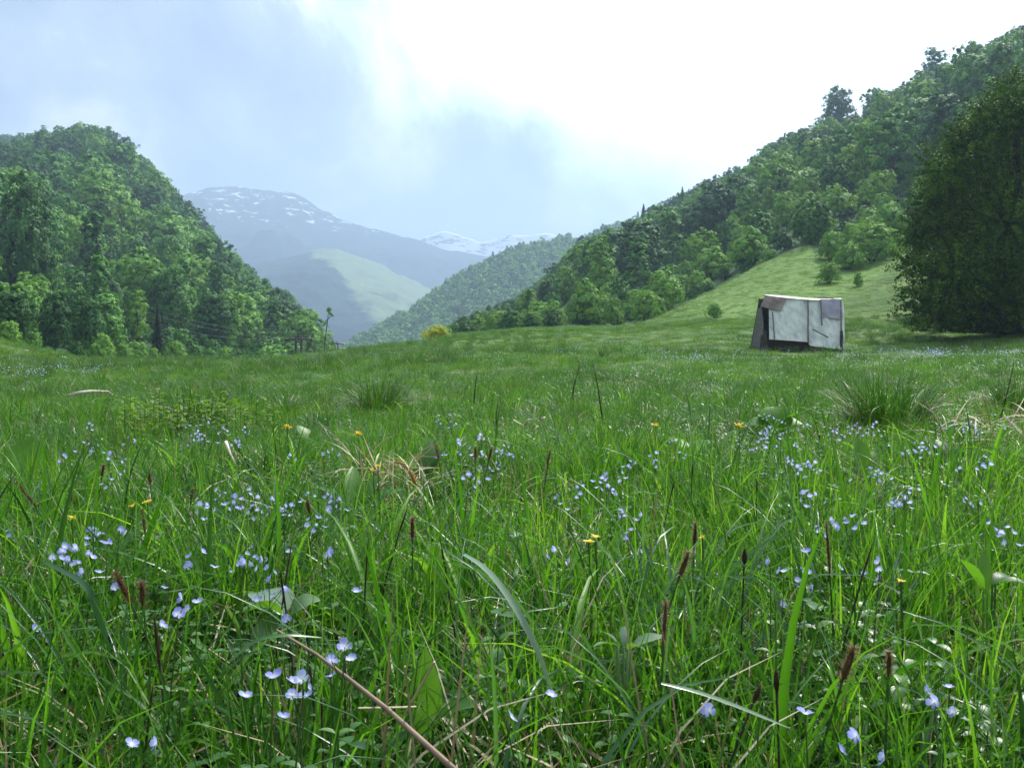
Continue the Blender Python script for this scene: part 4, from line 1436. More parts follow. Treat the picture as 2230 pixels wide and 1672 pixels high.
GS = [M_GRASS, M_STRAW]
SRC = [
    tuft('fine', GS, 1, 30, .055, .08, .22, .0020, .0036),
    tuft('fine', GS, 2, 26, .06, .10, .25, .0022, .0040, curl=.6),
    tuft('fine', GS, 3, 34, .05, .06, .17, .0020, .0032, curl=1.1),
    tuft('wide', GS, 4, 9, .04, .13, .27, .0045, .0085, lean=.2, curl=.7, nseg=6, fold=True, dry=.03),
    tuft('wide', GS, 5, 7, .04, .10, .30, .0050, .0095, lean=.3, curl=1.1, nseg=6, fold=True, dry=.03),
    tuft('sedge', [M_SEDGE, M_STRAW], 6, 14, .04, .16, .32, .0028, .0048, lean=.35, curl=1.4, nseg=7, fold=True, dry=.08),
    herb('speedwell_leaves', M_HERB, 7, 7, .11, .022, .06),
    herb('mint_leaves', M_HERB, 8, 5, .15, .030, .05),
    carpet('clover', M_HERB, 9, 60, .09, .005, .07, .018),
    litter('litter', 10, 16, .10),
    tuft('patch', GS, 11, 130, .22, .07, .20, .0030, .0055, nseg=3, dry=.06),
    tuft('far_patch', [M_TURF, M_STRAW], 12, 170, .55, .08, .22, .007, .013, nseg=2, dry=.07),
    carpet('far_herb', M_HERB, 13, 170, .55, .01, .13, .05),
    tuft('patch', [M_SEDGE, M_STRAW], 14, 90, .20, .10, .26, .0030, .0055, curl=1.1, nseg=3, dry=.08),
    carpet('mid_herb', M_HERB, 15, 130, .22, .01, .11, .026),
    tuft('slope_patch', [M_TURF, M_STRAW], 16, 150, .6, .04, .11, .010, .018, nseg=2, dry=.08),
    litter('litter', 17, 40, .3),
    tuft('dark_tuft', [M_RUSH, M_STRAW], 19, 70, .10, .14, .36, .0026, .0042, lean=.3, curl=.8, nseg=5, dry=.12),
    rosette('plantain', 20), rosette('plantain', 24),
    tuft('dry_stalks', [M_STRAW], 22, 5, .08, .12, .30, .0014, .0030, lean=.45, curl=.5, nseg=4, dry=0),
    tuft('dry_grass', [M_STRAW], 23, 34, .10, .06, .20, .0016, .0034, lean=.7, curl=.9, nseg=4, dry=0),
    tuft('turf', [M_TURF, M_STRAW], 18, 130, .24, .06, .17, .0030, .0055, nseg=3, dry=.08),
]
KF = [0, 1, 2, 3, 4, 5, 6, 7, 8, 9, 18, 19, 20, 21]


KEEP = []
for kp, kr in (((862, 1125, 0), .15), ((2170, 1010, 0), .26), ((1155, 925, .08), .16), ((622, 1318, .13), .07), ((530, 1385, .11), .05), ((925, 1540, .09), .05), ((2160, 1260, .16), .06), ((1360, 1400, .15), .06),
               ((1690, 905, .12), .2), ((672, 910, .15), .12), ((1890, 1010, .12), .1), ((930, 985, .15), .12)):
    q_ = solve(*kp)
    KEEP.append((q_.x, q_.y - kr * .5, kr * 1.4))


def meadow():
    g = np.random.default_rng(21)
    POS, ROT, SCL, KND = [], [], [], []

    def scatter(y0, y1, umax, dens, kinds, probs, smin, smax, tilt=.12, keep=None):
        n = int(dens * umax * (y1 ** 2 - y0 ** 2))
        Y = np.sqrt(g.uniform(y0 ** 2, y1 ** 2, n)); X = g.uniform(-umax, umax, n) * Y
        return place(X, Y, kinds, probs, smin, smax, tilt, keep)

    def place(X, Y, kinds, probs, smin, smax, tilt=.12, keep=None):
        n = len(X)
        pn = vnoise(X * 1.7 + 40, Y * 1.7) + .5
        k = np.empty(n, int)
        pr = np.array(probs, float); pr /= pr.sum()
        # kinds come in drifts: a patch noise rolls the choice
        cum = np.cumsum(pr)
        u = (g.random(n) * .55 + np.mod(pn * 3.1, 1.0) * .45)
        u = np.argsort(np.argsort(u)) / max(1, n)
        k = np.array(kinds)[np.minimum(np.searchsorted(cum, u), len(kinds) - 1)]
        k = np.where((np.hypot(X, Y) < .85) & np.isin(k, (3, 4, 18, 19)), 0, k)
        ok = np.ones(n, bool) if keep is None else keep(X, Y)
        for kx, ky_, kr in KEEP:
            ok &= ~((np.hypot(X - kx, Y - ky_) < kr) & (np.isin(k, (3, 4, 5, 10, 13)) | (g.random(n) < .55)))
        hx = (np.abs(X - 8.55) < 1.25) & (np.abs(Y - 31.0) < 1.0)
        ok &= ~hx
        X, Y, k = X[ok], Y[ok], k[ok]
        n = len(X)
        hv = .8 + .5 * (vnoise(X * .8 + 9, Y * .8) + .5)
        POS.append(np.stack([X, Y, ground(X, Y) - .004], 1))
        ROT.append(np.stack([g.normal(0, tilt, n), g.normal(0, tilt, n), g.uniform(0, 6.28, n)], 1))
        SCL.append(g.uniform(smin, smax, n) * hv); KND.append(k)

    # right by the camera, also a little to the sides and behind
    P_ = [7, 7, 8, 2.8, 2.6, 2.2, 3.2, 0.8, 6, 3, .8, .8, .8, .7]
    n = 900
    X, Y = g.uniform(-2.2, 2.2, n), g.uniform(-1.2, .55, n)
    ok = np.hypot(X, Y) > .33
    place(X[ok], Y[ok], KF, P_, .6, .85)
    n = 9000
    X, Y = g.uniform(-7.5, 7.5, n), g.uniform(-1.6, 6.5, n)
    edge = np.where(Y < 1.6, .80, np.where(Y < 3.2, .72, .66)) * np.maximum(Y, 0)
    ok = (np.abs(X) > edge) & (np.abs(X) < edge + 3.2) & ((np.hypot(X, Y) > 1.0) & ((Y > .55) | (np.abs(X) > 2.2)))
    place(X[ok], Y[ok], KF, P_, .7, 1.0)
    scatter(.5, 1.6, .80, 760, KF, P_, .7, 1.02)
    scatter(1.6, 3.2, .72, 380, KF, P_, .7, 1.05)
    scatter(3.2, 6.5, .66, 110, KF, P_, .5, .8)
    scatter(2.5, 12, .68, 44, [10, 22, 13, 14, 16, 17, 21], [4, 2.0, 1.2, 5, .8, 1.3, .8], .38, .70)
    scatter(12, 26, .66, 26, [10, 22, 13, 14, 16, 17, 21], [3, 3, .8, 5, .5, 1.2, .5], .34, .66)
    open_ = lambda X, Y: ~forest_zone(X, Y)
    flat = lambda X, Y: open_(X, Y) & ~((CX + FPX * X / Y > 1400) & (Y > 50))
    scatter(16, 70, .66, 7.5, [11, 12, 10], [6, 4.5, 1.2], .32, .6, keep=flat)
    # darker rushy tufts gather in drifts over the middle meadow
    rush = lambda X, Y: flat(X, Y) & (vnoise(X * .22 + 60, Y * .10 + 5) + .4 * vnoise(X * .9, Y * .6) > .08)
    scatter(3.5, 14, .66, 5.0, [17], [1], .5, 1.0, keep=rush)
    scatter(14, 50, .66, 1.6, [17], [1], .7, 1.3, keep=rush)
    slope = lambda X, Y: open_(X, Y) & (CX + FPX * X / Y > 1380) & (Y > 44)
    scatter(42, 112, .66, 7.0, [15, 12], [6, 1], .35, .6, keep=slope)
    pos, rot, scl, knd = np.concatenate(POS), np.concatenate(ROT), np.concatenate(SCL), np.concatenate(KND)
    print('meadow instances', len(pos))
    o = instancer('grass', pos, rot, scl, knd, SRC)
    tag(o, 'thick green meadow grass mixed with small leafy herbs', 'grass')


meadow()

# ------------------------------------------------------------------ speedwell
def petal_material():
    m, t, out = new_mat('petal')
    at = nn(t, 'ShaderNodeAttribute', attribute_name='tint')
    oi = nn(t, 'ShaderNodeObjectInfo')
    v = math_node(t, 'MULTIPLY_ADD', math_node(t, 'SUBTRACT', oi.outputs['Random'], .5), .3, at.outputs['Fac'], clamp=True)
    col = ramp(t, v, [(0.0, (.92, .93, .95)), (0.22, (.76, .79, .93)), (0.5, (.44, .47, .87)), (1.0, (.28, .31, .78))])
    d = nn(t, 'ShaderNodeBsdfPrincipled', i_Roughness=.55)
    d.inputs['Specular IOR Level'].default_value = .2
    t.links.new(col, d.inputs['Base Color'])
    tr = nn(t, 'ShaderNodeBsdfTranslucent'); t.links.new(col, tr.inputs[0])
    mx = nn(t, 'ShaderNodeMixShader', i_0=.45)
    t.links.new(d.outputs[0], mx.inputs[1]); t.links.new(tr.outputs[0], mx.inputs[2])
    t.links.new(mx.outputs[0], out.inputs[0])
    return m


M_PETAL = petal_material()
M_YELLOW = leaf_mat('yellow_petal', [(0, (.72, .46, .01)), (1, (.85, .66, .03))], trans=.3, objvar=.2, tcol=(1, 1, 1))


def corolla(mb, c, size, tilt_az, tilt, g, open_=.5):
    """four cupped petals round a white eye, tilted by TILT towards TILT_AZ"""
    ax = Vector((math.cos(tilt_az) * math.sin(tilt), math.sin(tilt_az) * math.sin(tilt), math.cos(tilt)))
    q = ax.to_track_quat('Z', 'Y')
    for k in range(4):
        a = k * math.pi / 2 + g.normal(0, .08)
        l = size * .5 * (1.08 if k == 1 else .8 if k == 3 else 1.0)
        w = l * (1.15 if k == 1 else .7 if k == 3 else 1.0)
        rows = [(0.04, .12, 0.0, 0.0), (.3, .55, .12, .16), (.62, 1.0, .32, .5), (.88, .8, .52, .75), (1.0, .35, .60, .8)]
        V, T = [], []
        for f, ww, up, tint in rows:
            x = l * f
            z = l * up * (1.1 - open_)
            for s in (-1, 0, 1):
                p = Vector((x * math.cos(a) - s * w * .5 * ww * math.sin(a), x * math.sin(a) + s * w * .5 * ww * math.cos(a), z + abs(s) * l * .09))
                V.append(tuple(Vector(c) + q @ p)); T.append(min(1, tint + .1 * g.random()))
        F = [(3 * i + j, 3 * i + 1 + j, 3 * i + 4 + j, 3 * i + 3 + j) for i in range(len(rows) - 1) for j in (0, 1)]
        mb.add(V, F, T)


def speedwell_proto(seed, nfl, h, detail=True):
    g = np.random.default_rng(seed)
    e = bpy.data.objects.new('speedwell', None)
    e.empty_display_size = .02
    COL.objects.link(e)
    dx, dy = g.normal(0, .02), g.normal(0, .02)
    P = lambda f: np.array([dx * f ** 1.6, dy * f ** 1.6, h * f])
    mb = MB()
    mb.tube([P(-.05), P(.35), P(.7), P(1.0)], [.0011, .001, .0008, .0005], 5, .5)
    lv = MB()
    az0 = g.uniform(0, 3)
    for i in range(5):
        f = .15 + .14 * i
        for sg in (0, math.pi):
            l = .022 * (1.1 - .4 * f) * g.uniform(.8, 1.15)
            lv.leaf(P(f), az0 + sg + (i % 2) * 1.57, l, l * .62, g.uniform(.2, .7), g.uniform(.3, .9), 4, float(np.clip(g.normal(.5, .15), 0, 1)), wave=.12)
    fl = []
    for k in range(nfl):
        f = 1.0 - .035 * k
        a = g.uniform(0, 6.28)
        r = g.uniform(.012, .022) if k else .001
        c = P(f) + np.array([r * math.cos(a), r * math.sin(a), .006])
        mb.tube([P(f - .06), c], [.0005, .0004], 4, .5)
        fb = MB()
        corolla(fb, c, g.uniform(.0095, .0128), g.uniform(0, 6.28), abs(g.normal(.7, .45)), g, g.uniform(.1, .7))
        fl.append(fb)
    mb.obj('stem', M_STEM, e)
    lv.obj('leaves', M_HERB, e, True)
    for fb in fl:
        fb.obj('flower', M_PETAL, e, True)
    return e


SW = [speedwell_proto(50 + i, n, h) for i, (n, h) in enumerate(((1, .20), (2, .21), (3, .21), (2, .19), (4, .20), (1, .18)))]
SWH = [.20, .21, .21, .19, .20, .18]
used = set()


def speedwell(px, py, kind, label, group=None, size=1.0):
    p = solve(px, py, SWH[kind] * min(size, 1.1) * .86)
    size = min(size, 1.1) * .86
    if kind in used:
        o = copy_tree(SW[kind])
    else:
        o = SW[kind]; used.add(kind)
    o.location = p
    o.rotation_euler = (0, 0, random.uniform(0, 6.28))
    o.scale = (size,) * 3
    return tag(o, label, 'flower', group)


GRP = 'speedwells dotted through the near meadow grass'
named = [
    (605, 1507, 1, 'pale blue speedwell open wide in the cluster left of the fallen brown stalk', 1.15),
    (568, 1510, 0, 'speedwell seen edge on at the left end of the cluster near the fallen stalk', 1.1),
    (673, 1505, 0, 'round faced speedwell touching the dark upright spike near the fallen stalk', 1.15),
    (710, 1508, 3, 'pair of speedwells just right of the dark upright spike near the fallen stalk', 1.05),
    (565, 1541, 0, 'small pale speedwell lowest left in the cluster near the fallen stalk', 1.0),
    (628, 1546, 0, 'whitish speedwell below the wide open one near the fallen stalk', 1.0),
    (644, 1586, 0, 'tiny pale speedwell alone below the cluster near the fallen stalk', .9),
    (700, 1432, 1, 'pair of speedwells just above the upper part of the fallen brown stalk', 1.1),
    (754, 1467, 0, 'single speedwell right behind the middle of the fallen brown stalk', 1.0),
    (783, 1309, 0, 'rounded speedwell right of the big shiny leaf', 1.0),
    (729, 1346, 5, 'flat pale speedwell between the big shiny leaf and the rounded speedwell', 1.0),
    (1002, 1535, 5, 'speedwell bent to one side right of the upright bright green leaf', 1.1),
    (1048, 1530, 5, 'small slanting speedwell right of the bent speedwell', 1.0),
    (265, 1625, 3, 'deep blue speedwell pair in the bottom left corner grass', 1.2),
    (378, 1332, 1, 'speedwell pair right of the shaggy brown grass head', 1.1),
    (340, 1358, 1, 'speedwell pair at the foot of the shaggy brown grass head', 1.1),
    (410, 1333, 0, 'whitish speedwell at the right end of the row by the shaggy brown grass head', 1.0),
    (125, 1353, 5, 'single half closed speedwell left of the shaggy brown grass head', 1.0),
    (730, 1208, 1, 'blue speedwell alone above the big shiny leaf', 1.15),
    (1785, 1565, 0, 'large funnel shaped speedwell near the bottom right corner', 1.5),
    (1740, 1578, 5, 'narrow folded speedwell left of the large funnel shaped one', 1.2),
    (1940, 1640, 2, 'cluster of big pale speedwells at the bottom right edge', 1.5),
    (2048, 1518, 3, 'two small pale speedwells above the bottom right cluster', 1.0),
    (2090, 1566, 1, 'bluish speedwell half hidden by blades right of the bottom cluster', 1.0),
    (1685, 1247, 1, 'bright blue speedwell right of the black oval seed head', 1.1),
    (1770, 1318, 5, 'small lilac speedwell below right of the black oval seed head', .9),
    (1240, 1215, 2, 'lilac white speedwell cluster below the yellow pair of flowers', 1.1),
    (1335, 1200, 5, 'pale oval speedwell right of the yellow pair of flowers', 1.0),
    (187, 1210, 1, 'nodding speedwell pair in the left foreground grass', 1.1),
    (1358, 1165, 0, 'small blue speedwell up right of the yellow pair of flowers', 1.0),
]
for a in named:
    speedwell(a[0], a[1], a[2], a[3], size=a[4])


def many_speedwells():
    g = np.random.default_rng(31)
    drifts = [(1500, 1000, 330, 70, 30), (1850, 985, 220, 50, 14), (1250, 1030, 160, 60, 14), (480, 1090, 90, 40, 12), (600, 1060, 90, 60, 10), (1000, 1030, 60, 40, 8), (150, 1190, 140, 60, 8),
              (400, 1200, 160, 40, 8), (1600, 1060, 200, 60, 14), (1450, 950, 250, 30, 16), (700, 970, 200, 40, 10), (300, 980, 250, 40, 8), (1900, 1090, 200, 60, 8), (2000, 970, 120, 40, 8), (1100, 1200, 500, 120, 10)]
    n = 0
    for cx_, cy_, sx, sy, w in drifts:
        spots = [(g.normal(cx_, sx), g.normal(cy_, sy)) for _ in range(max(3, int(w * .32)))]
        for _ in range(int(w * 1.5)):
            q0 = spots[g.integers(len(spots))]
            px, py = q0[0] + g.normal(0, 26), q0[1] + g.normal(0, 13)
            if not (-10 < px < 2240 and 905 < py < 1300): continue
            k = int(g.choice(6, p=[.2, .22, .2, .18, .12, .08]))
            speedwell(px, py, k, 'small pale blue speedwell among many in the meadow grass', GRP, g.uniform(.85, 1.1))
            n += 1
    print('speedwells', n)


many_speedwells()


def far_flowers():
    """speedwell too far off to count: a thin blue sprinkle that gathers in drifts"""
    g = np.random.default_rng(33)
    src = []
    for k in range(3):
        mb = MB()
        gg = np.random.default_rng(70 + k)
        for _ in range(14 if k else 7):
            a = gg.uniform(0, 6.28); q = .16 * math.sqrt(gg.random())
            corolla(mb, (q * math.cos(a), q * math.sin(a), gg.uniform(.12, .21)), .0145, gg.uniform(0, 6.28), abs(gg.normal(.4, .3)), gg, .7)
        src.append(mb.mesh('speedwell_sprinkle', M_PETAL))
    n = 22000
    Y = np.sqrt(g.uniform(2.2 ** 2, 62 ** 2, n)) * g.uniform(.35, 1, n)
    Y = np.maximum(Y, 2.4)
    X = g.uniform(-.62, .62, n) * Y
    px = CX + FPX * X / Y
    f = vnoise(X * .35 + 3, Y * .16 + 8) + .6 * vnoise(X * .9, Y * .5) + .5
    f += .12 * np.clip((px - 500) / 800, 0, 1)
    keep = (g.random(n) < np.clip((f - .52) * 1.6, 0, .5) * np.where(Y > 14, .55, 1) * np.clip((6.5 / Y) ** 1.4, .03, 1)) & ~forest_zone(X, Y) & ~((px > 1400) & (Y > 46))
    X, Y = X[keep], Y[keep]
    n = len(X)
    o = instancer('speedwell_flowers', np.stack([X, Y, ground(X, Y)], 1), np.stack([0 * X, 0 * X, g.uniform(0, 6.28, n)], 1), g.uniform(.8, 1.15, n), g.integers(0, 3, n), src)
    tag(o, 'drifts of tiny pale blue speedwell flowers scattered over the farther meadow', 'flowers')


far_flowers()

# ------------------------------------------------------------------ brown heads, yellow flowers, leaves, stalks
def spike(px, py, label, h=.27, head=.035, r=.0035, fluffy=False, lean=(0, 0), dark=False, Y=None):
    """a grass or plantain head on its stem; (px, py) is the middle of the head"""
    h *= .72
    r *= .62
    head *= .86
    p = solve(px, py, h)
    p = p - Vector((lean[0] * h * .85, 0, 0))
    p.z = gz(p.x, p.y)
    g = np.random.default_rng(int(px * 7 + py))
    e = empty('seed_head', p, label, 'seed head')
    top = np.array([lean[0] * h, lean[1] * h, h])
    q = lambda f: np.array([top[0] * f ** 1.8, top[1] * f ** 1.8, top[2] * f])
    mb = MB()
    mb.tube([q(-.02), q(.3), q(.6), q(.95)], [.0014, .0013, .0011, .001], 5, .3)
    mb.obj('stem', M_STEM if not dark else M_STEMDARK, e)
    d = q(1.0) - q(.85); d /= np.linalg.norm(d)
    mb = MB()
    a = q(1.0) - d * head * .5
    prof = [.25, .8, 1, 1, .85, .5, .15]
    mb.tube([a + d * head * i / 6 for i in range(7)], [r * x for x in prof], 7, np.clip(g.normal(.2 if dark else .58, .14, 49), 0, 1))
    k = 320 if fluffy else 60
    for i in range(k):
        f = g.random(); az = g.uniform(0, 6.28)
        u = np.cross(d, [0.3, .9, .1]); u /= np.linalg.norm(u); v = np.cross(d, u)
        n_ = math.cos(az) * u + math.sin(az) * v
        b = a + d * head * f + n_ * r * .6
        l = r * (2.6 if fluffy else 1.1) * g.uniform(.5, 1.2)
        c = b + (n_ * .9 + d * .5) * l
        s = np.cross(n_, d) * .00055
        mb.add([b - s, b + s, c], [(0, 1, 2)], float(np.clip(g.normal(.85 if fluffy else .4, .2), 0, 1)))
    mb.obj('head', M_BROWN, e)
    return e


SPK = [
    (1035, 988, 'short brown sedge head, left of two standing side by side in the middle meadow', .25, .038, .0045, True, (0, 0), False),
    (1064, 990, 'brown sedge head leaning right, right of two side by side in the middle meadow', .25, .038, .0045, True, (.15, 0), False),
    (955, 985, 'brown sedge head leaning left beside the dark green dock leaves', .26, .04, .004, True, (-.12, 0), False),
    (283, 1283, 'shaggy brown grass head nodding left in the left foreground', .27, .040, .0045, True, (-.30, 0), False),
    (308, 1300, 'shorter brown tuft just right of the shaggy nodding grass head', .26, .030, .0040, True, (-.05, 0), False),
    (1478, 1235, 'fluffy brown grass head bent right in the middle foreground', .27, .036, .0042, True, (.22, 0), False),
    (1514, 1165, 'upright brown sedge head above the fluffy bent one', .26, .036, .0034, True, (.03, 0), False),
    (1623, 1212, 'black oval plantain head on a tall dark stem', .28, .020, .0046, False, (.02, 0), True),
    (1698, 1488, 'black oval plantain head low in the right foreground', .22, .020, .0036, False, (-.03, 0), True),
    (1638, 1513, 'dark plantain head tilted right beside the white arching blade', .21, .018, .0036, False, (.25, 0), True),
    (1942, 1450, 'thin brown head with pale fluff in the right foreground', .24, .022, .0026, True, (.02, 0), False),
    (897, 1155, 'brown bristly sedge head standing before the dry straw clump', .27, .034, .0036, True, (.0, 0), False),
    (867, 1135, 'long dark spike slanting right before the dry straw clump', .27, .045, .0020, False, (.2, 0), True),
    (1192, 1000, 'slim rusty spike above the middle of the meadow', .27, .045, .0026, True, (.1, 0), False),
    (674, 1107, 'chunky brown head leaning left, left of the dry straw clump', .24, .024, .0036, True, (-.12, 0), False),
    (325, 1043, 'brown sedge head in the left meadow, right of the rusty one', .25, .026, .0036, True, (-.05, 0), False),
    (218, 1025, 'rusty brown sedge head in the left meadow', .25, .028, .0040, True, (.1, 0), False),
    (160, 1083, 'brown sedge head tilted left near the single yellow flower', .25, .028, .0036, True, (-.2, 0), False),
    (412, 1078, 'small brown sedge head beside the speedwell drift in the left meadow', .25, .022, .0030, True, (.1, 0), False),
    (70, 1075, 'long pale brown grass plume leaning left at the left edge', .27, .065, .0030, True, (-.45, 0), False),
    (312, 1140, 'straw coloured grass plume in the left foreground', .24, .050, .0026, True, (-.06, 0), False),
    (1810, 1195, 'long green brown foxtail on the right, taller than the grass', .28, .070, .0024, True, (-.05, 0), False),
    (1880, 1230, 'long dark grey grass spike slanting right in the right foreground', .28, .060, .0018, False, (.18, 0), True),
    (1508, 1025, 'small dark sedge head over the speedwell drift on the right', .26, .030, .0026, False, (.03, 0), True),
    (1462, 1060, 'thin dark sedge head leaning right over the speedwell drift', .25, .030, .0022, False, (.15, 0), True),
    (1650, 1060, 'dark narrow sedge head right of the speedwell drift', .26, .030, .0022, False, (0, 0), True),
    (620, 1225, 'dark thin spike above the big shiny leaf', .27, .050, .0016, False, (.1, 0), True),
    (618, 1292, 'dark thin spike crossing the big shiny leaf', .25, .055, .0019, False, (-.08, 0), True),
    (668, 1385, 'short black spike above the fallen brown stalk', .22, .030, .0018, False, (-.06, 0), True),
    (748, 1418, 'dark straight spike right of the short black spike', .21, .034, .0016, False, (0, 0), True),
    (340, 1405, 'thick dark stem spike under the shaggy brown grass head', .24, .060, .0026, False, (-.06, 0), True),
    (315, 1535, 'grey green spike in the bottom left grass', .20, .034, .0018, False, (.08, 0), True),
    (697, 1540, 'black upright spike in the speedwell cluster', .20, .045, .0014, False, (-.02, 0), True),
    (795, 1218, 'slender dark spike right of the lone blue speedwell', .27, .055, .0016, False, (.04, 0), True),
    (970, 1215, 'slender dark spike right of the brown bristly sedge head', .27, .055, .0018, False, (-.1, 0), True),
    (1448, 1360, 'grey foxtail spike in the middle foreground beside silvery leaves', .25, .045, .0026, True, (.03, 0), False),
    (1840, 1445, 'pale grey dead grass head leaning right in the right foreground', .24, .035, .0045, True, (.2, 0), False),
]
for s in SPK:
    spike(s[0], s[1], s[2], s[3], s[4], s[5], s[6], s[7], s[8])


def yellow_flower(px, py, size, n, label, h=.19):
    p = solve(px, py, h)
    g = np.random.default_rng(int(px))
    e = empty('yellow_flower', p, label, 'flower')
    mb = MB(); mb.tube([(0, 0, -.01), (.004, 0, h * .5), (0, 0, h)], [.0016, .0014, .0012], 5, .5); mb.obj('stem', M_STEM, e)
    mb = MB()
    for k in range(n):
        a = 2 * math.pi * k / n + g.normal(0, .1)
        l = size * .5 * g.uniform(.8, 1.1)
        mb.leaf((0, 0, h), a, l, l * (.75 if n < 8 else .3), g.uniform(.1, .9), g.uniform(-.1, .5), 3, float(g.random()))
    mb.obj('petals', M_YELLOW, e)
    mb = MB(); mb.tube([(0, 0, h), (0, 0, h + size * .12)], [size * .13, size * .08], 7, .2); mb.obj('centre', M_YELLOW, e)
    return e


for a in ((1283, 1182, .017, 5, 'left blossom of a pair of yellow flowers in the middle foreground'), (1298, 1174, .017, 5, 'right blossom of a pair of yellow flowers in the middle foreground'),
          (152, 1130, .016, 5, 'single orange yellow flower in the left meadow'), (318, 1095, .020, 5, 'bright yellow flower with two petals spread in the left meadow'),
          (285, 1102, .016, 5, 'dull yellow flower just left of the bright spread one'), (625, 932, .036, 16, 'yellow composite flower below the pair of bright upright leaves'),
          (780, 948, .034, 16, 'yellow composite flower right of the one below the upright leaves'), (822, 1018, .022, 5, 'yellow flower above the dry straw clump'),
          (812, 1026, .018, 5, 'smaller yellow flower at the top of the dry straw clump'), (1427, 930, .034, 16, 'yellow composite flower in the middle of the meadow'),
          (1610, 931, .042, 16, 'large orange yellow flower left of the big pale leaf by the tussock'), (1532, 1175, .013, 5, 'small orange flower bud right of the upright brown sedge head'),
          (1968, 1268, .012, 5, 'tiny orange petal flower in the right foreground')):
    yellow_flower(*a)


M_SHINY = leaf_mat('shiny_leaf', [(0, (0.10, 0.17, 0.09)), (0.5, (0.09, 0.20, 0.05)), (1, (0.10, 0.24, 0.03))], rough=0.3, spec=0.9, trans=0.4, objvar=0.0)


def broad(px, py, leaves, label, h=.10, mat=None, cat='plant', name='broadleaf_plant'):
    """LEAVES: (azimuth deg, length, width, pitch, droop, tint, widest, roll); (px, py) is the middle of the plant H above its foot"""
    p = solve(px, py, h)
    e = empty(name, p, label, cat)
    for az, l, w, pi_, dr, tint, shp, roll in leaves:
        mb = MB()
        b = np.array([.004 * math.cos(R(az)), .004 * math.sin(R(az)), 0.0])
        d = np.array([math.cos(R(az)) * math.cos(pi_), math.sin(R(az)) * math.cos(pi_), math.sin(pi_)])
        up = max(l * .30, h - .5 * l * math.sin(pi_))
        up = up if py > 1150 else min(up, l * .55)
        top = b + d * l * .10 + np.array([0, 0, up])
        mb.tube([b, b * .5 + top * .5, top], [.0016, .0015, .0012], 5, tint)
        mb.leaf(top, R(az), l, w, pi_, dr, 9, tint, shape=shp, wave=.03, roll=roll)
        mb.obj('leaf', mat or M_BROAD, e, True)
    return e


broad(622, 1318, [(134, .058, .052, .62, .7, .2, .5, .0), (20, .034, .026, 1.0, 1.2, .5, .5, .3), (200, .036, .028, .8, 1.2, .8, .5, .5)], 'plant with one big shiny rounded leaf in the left foreground', .15, mat=M_SHINY)
broad(530, 1385, [(150, .055, .035, 1.35, .5, .2, .5, .9), (40, .05, .03, .9, .8, .3, .5, .2)], 'plant with a pale matt leaf left of the big shiny leaf', .12, mat=M_SHINY)
broad(925, 1540, [(95, .085, .032, 1.45, .15, 1.0, .4, .0), (-20, .05, .03, .8, .7, .6, .45, .2)], 'bright green upright leaf beside the fallen brown stalk', .09)
broad(2160, 1260, [(80, .052, .019, 1.3, .3, .95, .5, .5), (170, .045, .017, 1.2, .5, .9, .5, .6), (30, .036, .016, .7, 1.1, .35, .5, .2), (-20, .036, .016, .5, 1.0, .4, .5, .1)], 'tall plant with bright pointed leaves at the right edge', .16)
broad(1360, 1400, [(10, .036, .014, .6, .7, .3, .5, .3), (140, .024, .012, .9, .8, .4, .5, .4), (200, .026, .013, .5, .9, .6, .5, .2), (80, .022, .012, 1.1, .6, .2, .5, .7), (300, .028, .012, .7, 1.0, .8, .5, -.4)], 'plant with silvery grey leaves in the middle foreground', .15, mat=M_SHINY)
broad(40, 985, [(80, .12, .11, 1.3, .4, .85, .5, 0), (150, .09, .08, .8, .6, .6, .5, .2)], 'round pale green leaf standing at the left edge of the meadow', .15)
broad(672, 910, [(140, .085, .075, 1.1, .5, 1.0, .55, .2), (40, .09, .075, 1.15, .5, .95, .55, -.2), (-60, .06, .05, .8, .7, .5, .5, 0)], 'pair of bright upright leaves in the middle left of the meadow', .15)
broad(1690, 905, [(80, .11, .12, 1.15, .6, .95, .55, 0), (10, .11, .10, .5, .7, .75, .55, .3), (170, .11, .10, .5, .8, .7, .55, -.3), (120, .10, .09, .9, .7, .9, .5, .3), (30, .11, .10, .9, .9, .85, .5, -.3), (-60, .09, .08, .4, .7, .6, .5, 0)], 'clump of big pale green leaves left of the large rush tussock', .12)
broad(930, 985, [(110, .10, .042, 1.3, .5, .9, .45, .3), (160, .11, .045, 1.0, .8, .85, .45, .4), (60, .11, .045, 1.2, .7, .35, .45, -.4), (20, .10, .04, .8, .9, .3, .45, 0), (200, .10, .04, .7, .9, .6, .45, 0), (85, .12, .045, 1.35, .7, .3, .45, .7), (130, .10, .04, 1.1, .8, 1.0, .45, -.4), (-40, .09, .04, .9, .9, .4, .45, .2)], 'dock plant with bright and dark blue green leaves in the middle meadow', .15, name='dock_plant')
broad(770, 1085, [(100, .14, .045, 1.2, .7, .8, .45, .2), (60, .12, .045, 1.1, .6, .7, .45, 0), (150, .11, .045, .8, .7, .5, .45, .1), (20, .12, .04, .9, .9, .6, .45, .2)], 'dock plant with a folded bright leaf left of the dry straw clump', .10, name='dock_plant')
broad(1890, 1010, [(95, .12, .05, 1.25, .3, .95, .45, 0), (60, .11, .05, 1.0, .5, .8, .45, .2), (150, .1, .045, .8, .6, .5, .45, 0)], 'leafy plant with upright green leaves below the large rush tussock', .12)
broad(2075, 990, [(90, .12, .07, 1.0, .6, .1, .45, 0), (130, .12, .06, 1.1, .5, .3, .45, .2), (40, .1, .05, .8, .8, .6, .45, .1)], 'dark leaved plant at the left of the dead stalks on the right edge', .12)
